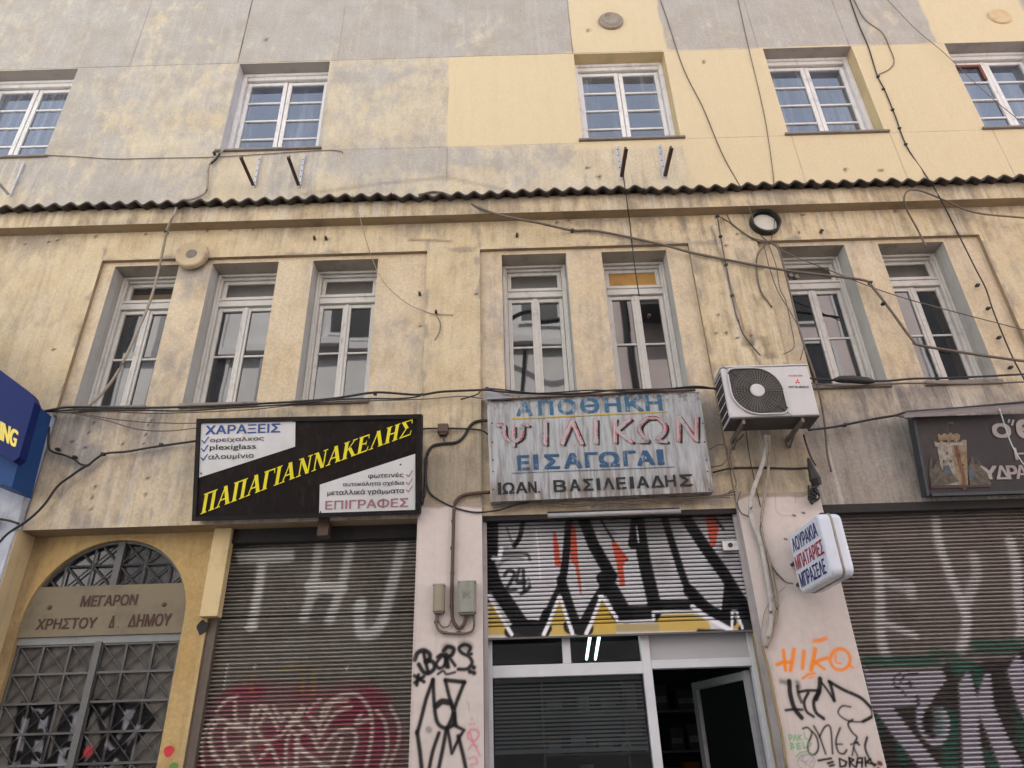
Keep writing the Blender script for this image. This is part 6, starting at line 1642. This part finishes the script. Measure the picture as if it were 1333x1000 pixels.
# fine anchors left in the frieze
bolt_src = None
for px, py in [(568, 408), (546, 381), (845, 410), (410, 312), (425, 312), (673, 308), (280, 202), (1068, 303)]:
    c = W(px, py, 0.0)
    if bolt_src is None:
        bolt_src = MB().box(-0.012, 0.012, -0.05, 0.0, -0.012, 0.012).tube([(0, -0.05, 0), (0.012, -0.055, -0.02)], 0.008, 5).build('anchor', m_brown_steel, B); o = bolt_src
    else:
        o = bolt_src.copy(); COL.objects.link(o); o.parent = B
    y = 0.0
    if LZ0 < c[2] < Z_REC and any(a < c[0] < b for a, b in RECS): y = YR
    o.location = (c[0], y, c[2])

# ================================================================== CABLES
def auto_dep(p, off):
    x, z = p
    if 7.09 < z < 7.46: return 0.235 + off if z > 7.28 else 0.15 + off
    return 0.012 + off
def cable(label, pts, r, mat, off=0.0, dep=None, k=5, name='cable', cat='cable', clips=(), smooth=True):
    P = []
    for i, p in enumerate(pts):
        if len(p) > 2: d = p[2]
        elif dep is not None: d = dep
        else:
            w0 = W(p[0], p[1], 0); d = auto_dep((w0[0], w0[2]), off)
        P.append(W(p[0], p[1], d))
    path = spline(P, k) if smooth else P
    if name == 'cable': r = r * 0.86
    mb = MB(); mb.tube(path, r, 6)
    o = mb.build(name, mat, None, smooth=True)
    if clips:
        base = P[0]
        for px, py in clips:
            cm = MB()
            c = W(px, py, 0); d = auto_dep((c[0], c[2]), off); c = W(px, py, d)
            cm.box(c[0] - 0.016, c[0] + 0.016, c[1] - r - 0.006, min(c[1] + 0.03, 0.03), c[2] - 0.010, c[2] + 0.010)
            co_ = cm.build('clip', m_black, None); co_.parent = o
    tag(o, label, cat)
    return o
D_ = 0.085
cable('thick black cable strung below the left lower windows', [(45, 538, .14), (70, 533, .12), (95, 530, D_), (185, 531, D_), (260, 529, D_), (330, 526, D_), (400, 522, D_), (440, 518, D_), (478, 512, D_), (500, 511, D_), (545, 514, D_), (575, 510, D_), (620, 508, D_), (640, 507, .18)], 0.013, m_black, clips=((488, 512), (634, 506)))
cable('second black cable sagging below the left lower windows', [(60, 536, .1), (110, 533, .1), (185, 534, .1), (240, 535, .09), (300, 531, .09), (370, 527, .09), (430, 521, .09), (470, 519, .09), (520, 519, .09), (545, 516, .09), (550, 512, .09)], 0.009, m_black)
cable('thin grey wire lying along the sills of the left windows', [(95, 532, .06), (185, 538, .06), (250, 537, .07), (330, 533, .07), (420, 524, .07), (545, 520, .07), (600, 516, .07), (628, 519, .1)], 0.006, m_cable_b)
cable('black cable along the top of the weathered grey sign', [(628, 507, .2), (665, 511, .2), (720, 513, .2), (760, 512, .2), (800, 508, .2), (850, 507, .2), (900, 505, .2), (938, 506, .16)], 0.011, m_black)
cable('second black cable looping over the weathered grey sign', [(600, 520, .04), (620, 514, .12), (636, 506, .2), (700, 512, .21), (770, 508, .21), (830, 510, .21), (905, 503, .21), (940, 509, .16)], 0.008, m_black)
cable('brown strip of conduit along the weathered sign top', [(640, 521, .19), (760, 514.5, .19), (905, 508, .19)], 0.012, m_brown_steel)
cable('thick black cable along the sills of the right windows', [(1050, 492, .1), (1070, 494, .1), (1090, 495, .1), (1150, 496, .1), (1190, 493, .1), (1240, 492, .1), (1338, 487, .1)], 0.012, m_black)
cable('brown cable drooping under the right window sills', [(1050, 498, .08), (1100, 503, .08), (1180, 499, .08), (1260, 500, .08), (1338, 497, .08)], 0.010, m_cable_b)
sp = MB().tube([W(1086, 494.5, .125), W(1093, 494, .125), (W(1110, 494, .125)), W(1130, 496, .125), W(1139, 497, .125)], [0.015, 0.035, 0.04, 0.036, 0.014], 8).build('cable_joint', m_black, None, smooth=True)
tag(sp, 'fat black splice sleeve on the cable under the right windows', 'cable joint')
cable('long brown cable running from the cornice across the right windows', [(545, 254), (575, 251), (640, 277), (700, 290), (745, 300), (778, 301), (860, 318), (905, 330), (1010, 350), (1080, 359), (1125, 365), (1136, 374), (1160, 405), (1188, 443), (1200, 450), (1260, 460), (1338, 471)], 0.016, m_cable_b, 0.02, k=4, clips=((745, 300), (1150, 395), (1133, 368)))
cable('beige service cable climbing from the left upper window to the sills', [(292, 194), (283, 203), (272, 216), (270, 235), (268, 250), (252, 259), (235, 262), (226, 280), (217, 302), (208, 345), (196, 390), (175, 440), (150, 490), (120, 525), (95, 536), (60, 535)], 0.016, m_cable_g, 0.03, clips=((216, 302),))
cable('black stub of cable at the sill of the left upper window', [(287, 198), (282, 206), (275, 213)], 0.017, m_black, 0.03)
cable('thin wire strung between the two left upper windows', [(58, 202), (100, 204), (150, 207), (200, 206), (290, 204), (415, 196), (443, 197), (446, 200)], 0.0055, m_cable_b)
cable('thin white wire curving down by the third lower window', [(458, 252), (468, 282), (482, 330), (500, 368), (530, 395), (555, 406), (566, 409), (590, 410)], 0.005, m_cable_g)
cable('short brown wire tail hanging from the anchor on the pier', [(568, 411), (573, 420), (572, 432), (566, 443)], 0.005, m_cable_b)
cable('dark wire dropping from the middle bracket over the orange fanlight', [(811, 216), (812, 232), (816, 262), (820, 292), (826, 345), (832, 385)], 0.0075, m_black, 0.01)
cable('brown wire falling from the roof past the cream window to the flue', [(857, -8), (870, 30), (890, 90), (915, 140), (940, 200), (965, 246), (978, 278), (985, 300), (1003, 318)], 0.007, m_cable_b)
cable('thin straight brown wire falling from the roof into the flue', [(959, -8), (974, 60), (993, 140), (1003, 200), (1008, 245), (1008, 290), (1003, 318)], 0.0055, m_cable_b)
cable('black clipped cable running down beside the fourth upper window', [(1104, -8), (1118, 32), (1130, 60), (1142, 98), (1152, 118), (1165, 150), (1180, 190), (1205, 228), (1222, 255), (1245, 300), (1270, 350), (1283, 375), (1292, 402), (1303, 430), (1318, 465), (1334, 495)], 0.0085, m_black, clips=((1143, 100), (1150, 116), (1162, 143), (1171, 167), (1179, 188), (1273, 371), (1287, 401), (1301, 439), (1316, 478)))
cable('brown loop of slack cable near the top right', [(1108, -8), (1125, 24), (1148, 42), (1158, 62), (1164, 80), (1158, 90), (1144, 97)], 0.007, m_cable_b)
cable('thin grey wire slanting down to the window with the red wooden vent', [(1148, -8, .05), (1190, 36, .05), (1230, 70, .05), (1280, 118, .05), (1338, 166, .05)], 0.005, m_cable_b)
cable('brown hooked cable below the cornice at the right', [(1206, 322, .05), (1195, 300, .05), (1180, 272), (1177, 258), (1183, 248, .2), (1200, 249, .2), (1230, 261, .2), (1270, 277, .12), (1338, 284, .1)], 0.012, m_cable_b)
cable('brown cable from the frieze hook to the flue corner', [(933, 281), (942, 285), (960, 297), (980, 311), (1000, 318)], 0.009, m_cable_b, clips=((934, 281),))
cable('twin brown wire crossing the frieze to the flue corner', [(946, 280), (955, 293), (978, 309), (1010, 318), (1025, 330), (1080, 352), (1170, 386), (1338, 431)], 0.0065, m_cable_b, 0.01)
cable('thin pipe run dropping down the pier from the frieze hook', [(934, 283), (938, 308), (943, 335), (950, 370), (957, 405), (961, 418)], 0.009, m_cable_b, clips=((938, 308), (945, 345), (953, 385)))
cable('torn black cable end on the pier above the air conditioner', [(961, 415), (966, 432), (978, 449), (990, 463)], 0.006, m_black)
cable('short cable stub bowing left of the sixth lower window', [(1000, 316), (987, 330), (985, 350), (990, 378), (1005, 400)], 0.010, m_cable_b)
cable('brown cable bundle falling beside the sixth lower window', [(1004, 316), (1014, 326), (1022, 355), (1032, 395), (1042, 435), (1054, 470), (1062, 495), (1072, 540), (1077, 590), (1082, 614)], 0.012, m_cable_b, 0.01)
cable('thin black wire looping left of the sixth lower window', [(1000, 317), (1010, 345), (1015, 375), (1023, 392), (1029, 420), (1034, 448), (1030, 456), (1020, 461)], 0.006, m_cable_b)
cable('second thin wire weaving beside the sixth lower window', [(994, 318), (1002, 350), (1013, 380), (1030, 408), (1042, 432), (1046, 450), (1042, 468)], 0.006, m_cable_b)
cable('black branching cable on the wall under the first lower window', [(64, 556), (63, 580), (68, 588), (85, 593), (98, 599), (104, 604), (112, 606), (118, 603), (128, 595), (140, 590), (165, 588), (200, 582), (256, 574)], 0.012, m_black, clips=((75, 585), (97, 595), (134, 591), (210, 579)))
cable('black cable sloping down left to the blue sign pipe', [(118, 604), (108, 609), (92, 620), (75, 633), (60, 654), (45, 670), (28, 683), (10, 695), (-6, 712)], 0.013, m_black, 0.02)
cable('short black stub of cable at the foot of the wall beside the pilaster', [(-5, 675, .1), (12, 678, .1), (25, 682, .08)], 0.012, m_black)
cable('upper thin wire from the left cable knot to the black sign', [(88, 534, .05), (130, 543, .05), (180, 549, .05), (225, 551, .06), (258, 551, .2)], 0.006, m_cable_b)
cable('lower thin wire sagging from the left cable knot to the black sign', [(92, 537, .05), (140, 548, .05), (180, 559, .05), (220, 561, .06), (258, 557, .2)], 0.006, m_cable_b)
cable('black cable from the black sign through the junction box', [(545, 560, .04), (556, 558, .03), (577, 558, .03), (600, 558, .03), (625, 560, .03), (636, 566, .03)], 0.010, m_black)
cable('thick black cable curling around the stained pier', [(640, 547.5), (620, 549), (611, 556), (604, 568), (594, 576), (575, 578), (562, 582), (555, 596), (554, 620), (553, 640), (549, 657)], 0.017, m_black)
cable('black wire looping from the pier under the weathered sign', [(556, 600), (555, 625), (560, 642), (575, 653), (595, 662), (620, 667, .02), (650, 664, .03), (675, 656, .04), (690, 653, .05)], 0.009, m_black)
cable('brown conduit bending down the pink pier to the wider meter box', [(638, 641, .03), (620, 642, .03), (603, 645, .03), (594, 652, .03), (591, 665, .03), (590, 700, .03), (589, 740, .03), (588, 790, .03), (590, 808, .03), (597, 818, .03), (604, 812, .03), (608, 797, .03)], 0.016, m_brown_steel, k=5, clips=((590, 679), (589, 714), (589, 747), (588, 790)), name='conduit', cat='conduit')
cable('thin grey conduit joining the undersides of both meter boxes', [(570, 792, .03), (568, 806, .03), (569, 817, .03), (576, 823, .03), (596, 825, .03), (612, 823, .03), (617, 815, .03), (616, 797, .03)], 0.011, m_cable_b, name='conduit', cat='conduit', clips=((568, 810), (580, 824), (597, 824)))
cable('thin curved wire by the left meter box and conduit', [(572, 795, .03), (571, 808, .03), (576, 816, .03), (584, 815, .03), (588, 806, .03)], 0.007, m_cable_b)
tgl = [[(641, 661), (700, 655), (760, 657), (820, 653), (880, 649), (930, 646), (958, 640)], [(690, 655), (740, 660), (790, 655), (850, 654), (905, 648), (950, 648)], [(770, 660), (790, 654), (830, 656), (870, 648), (900, 651), (955, 644)]]
for p, l in zip(tgl, ('upper brown cable drooping along the beam under the weathered sign', 'middle brown cable drooping along the beam under the weathered sign', 'lower tangled cable along the beam under the weathered sign')):
    cable(l, p, 0.007, m_cable_b, 0.02)
cable('pale lagged pipe running from the air conditioner down the pier edge', [(997, 566, .2), (997, 585, .08), (990, 612, .05), (980, 640, .05), (977, 665, .05), (981, 685, .06), (988, 700, .05), (994, 725, .05), (1000, 760, .05), (1004, 790, .05), (1003, 815, .05), (1000, 830, .04)], 0.021, m_pipe_w, k=5, name='pipe', cat='pipe')
cable('grey drain hose hanging beside the lagged air conditioner pipe', [(1001, 566, .25), (1001, 600, .06), (996, 640, .04), (991, 680, .04), (993, 700, .04), (1002, 735, .04), (1010, 775, .04), (1011, 800, .04), (1005, 825, .04), (997, 843, .04)], 0.014, m_cable_g, k=5, name='hose', cat='hose')
cable('black cable knot at the pier corner left of the hose', [(964, 640), (960, 655), (965, 668), (976, 674), (985, 690), (996, 720), (1008, 742), (1022, 757), (1032, 760, .1)], 0.008, m_cable_b, 0.02)
cable('black cable crossing the pier under the air conditioner', [(928, 615), (945, 611), (960, 609), (1000, 609), (1030, 610), (1052, 609)], 0.010, m_black)
cable('black cable dropping from the air conditioner to the wrapped bundle', [(1046, 566, .15), (1050, 580, .04), (1056, 596, .05), (1062, 606, .06)], 0.009, m_black)
cable('black cable from the air conditioner to the dark tower sign', [(1052, 560, .1), (1085, 556, .06), (1110, 551, .06), (1140, 545, .08), (1165, 541, .1), (1185, 536, .1), (1240, 532, .1), (1338, 523, .1)], 0.013, m_black, clips=((1100, 553),))
cable('thin pale wire hanging across the dark tower sign', [(1301, 532, .34), (1306, 548, .3), (1314, 572, .24), (1324, 592, .22), (1338, 612, .2)], 0.006, m_galv)
cable('brown loop of wire right of the weathered sign', [(924, 585, .06), (935, 579, .05), (945, 581, .05), (947, 595, .05), (940, 605, .05), (926, 608, .06)], 0.008, m_cable_b)
cable('black wire from the air conditioner foot down to the beam', [(968, 566, .2), (955, 580, .05), (950, 595, .04), (955, 615, .04), (958, 632, .04), (948, 642, .05)], 0.008, m_cable_b)
cable('thin black wire on the pier under the air conditioner', [(971, 560, .04), (975, 590, .02), (981, 620, .02), (990, 660, .02)], 0.005, m_black)
cable('slack wire between the pipe and the box sign', [(1022, 764, .1), (1005, 780, .03), (996, 795, .03), (992, 815, .03), (990, 835, .03)], 0.004, m_cable_g)
cable('yellowed thin pipe following the shop front jamb', [(990, 836, .02), (1000, 870, .02), (1008, 910, .02), (1018, 960, .02), (1024, 1002, .02)], 0.012, plain('yellowed_pipe', (0.28, 0.21, 0.10), 0.5, dirt=0.5), name='pipe', cat='pipe')

# ================================================================== ACROSS THE STREET (seen in the panes)
OB = thing('building', (0, -9.4, 0), 'pale plastered building across the street mirrored in the lower window panes', 'building')
m_ow = plain('opposite_grey_white', (0.66, 0.65, 0.66), 0.85, dirt=0.2, dark=(0.4, 0.39, 0.38), scale=1.0)
m_op = plain('opposite_pinkish', (0.58, 0.50, 0.50), 0.85, dirt=0.2, dark=(0.4, 0.33, 0.32), scale=1.0)
YO = -9.4
def opp_wall(x0, x1, z1, m, nm):
    MB().box(x0, x1, YO - 3, YO, 0, z1).build(nm, m, OB)
opp_wall(-24, 2.6, 15.0, m_ow, 'wall'); opp_wall(2.61, 24, 15.6, m_op, 'wall')
m_od = plain('opposite_dark_glass', (0.012, 0.012, 0.014), 0.3)
def opp_win(x0, x1, z0, z1):
    f = MB().box(x0 - 0.08, x1 + 0.08, YO, YO + 0.06, z0 - 0.08, z0).box(x0 - 0.08, x1 + 0.08, YO, YO + 0.06, z1, z1 + 0.08).box(x0 - 0.08, x0, YO, YO + 0.06, z0, z1).box(x1, x1 + 0.08, YO, YO + 0.06, z0, z1).build('window', m_alu, OB)
    MB().face([(x0, YO + 0.02, z0), (x1, YO + 0.02, z0), (x1, YO + 0.02, z1), (x0, YO + 0.02, z1)]).build('pane', m_od, f)
for x0, x1, z0, z1 in ((-5.2, -4.75, 12.2, 14.0), (-4.45, -3.4, 12.2, 14.0), (0.1, 0.75, 12.5, 14.0), (0.95, 1.6, 12.5, 14.0), (-11.0, -10.3, 9.5, 14.5), (-8.0, -7.6, 9.5, 14.5), (0.0, 1.8, 9.2, 10.2), (7.2, 8.1, 9.2, 11.5), (8.6, 9.8, 9.2, 13.2), (6.7, 8.0, 12.2, 14.2), (10.6, 11.1, 9.5, 14.5), (11.9, 12.6, 9.5, 14.5), (-14, -12.5, 5, 7.5), (-9, -7.5, 5, 7.5), (-4, -2.5, 5, 7.5), (0, 1.5, 5, 7.5), (5, 6.5, 5, 7.5), (9, 10.5, 5, 7.5)):
    opp_win(x0, x1, z0, z1)
bc = MB().box(3.6, 6.0, YO, YO + 0.9, 12.5, 12.65)
for x in np.arange(3.65, 6.0, 0.12): bc.box(x, x + 0.025, YO + 0.86, YO + 0.885, 12.65, 13.5)
bc.box(3.6, 6.0, YO + 0.85, YO + 0.89, 13.5, 13.56)
bc.build('balcony', plain('balcony_iron', (0.03, 0.03, 0.03), 0.6), OB)
MB().tube(spline([(-0.6, YO + 0.05, 11.0), (-0.5, YO + 0.5, 11.9), (0.2, YO + 0.9, 12.2), (1.0, YO + 1.0, 11.9), (1.9, YO + 0.9, 12.1)], 6), 0.06, 6).tube([(0.3, YO + 0.05, 9.6), (0.5, YO + 0.3, 11.9)], 0.05, 6).build('cable_loop', m_od, OB)
MB().box(-24, 2.6, YO, YO + 0.25, 11.75, 11.95).build('string_course', m_ow, OB)
for x in (-9.3, -6.2, -2.2): MB().box(x, x + 0.35, YO, YO + 0.3, 8, 15).build('pilaster', plain('opposite_grey', (0.35, 0.34, 0.35), 0.85), OB)
MB().tube([(3.2, YO + 0.1, 0), (3.2, YO + 0.1, 15)], 0.09, 8).build('drain_pipe', m_od, OB)
MB().box(-24, 24, YO + 0.0, YO + 0.12, 3.6, 3.9).build('band', m_ow, OB)
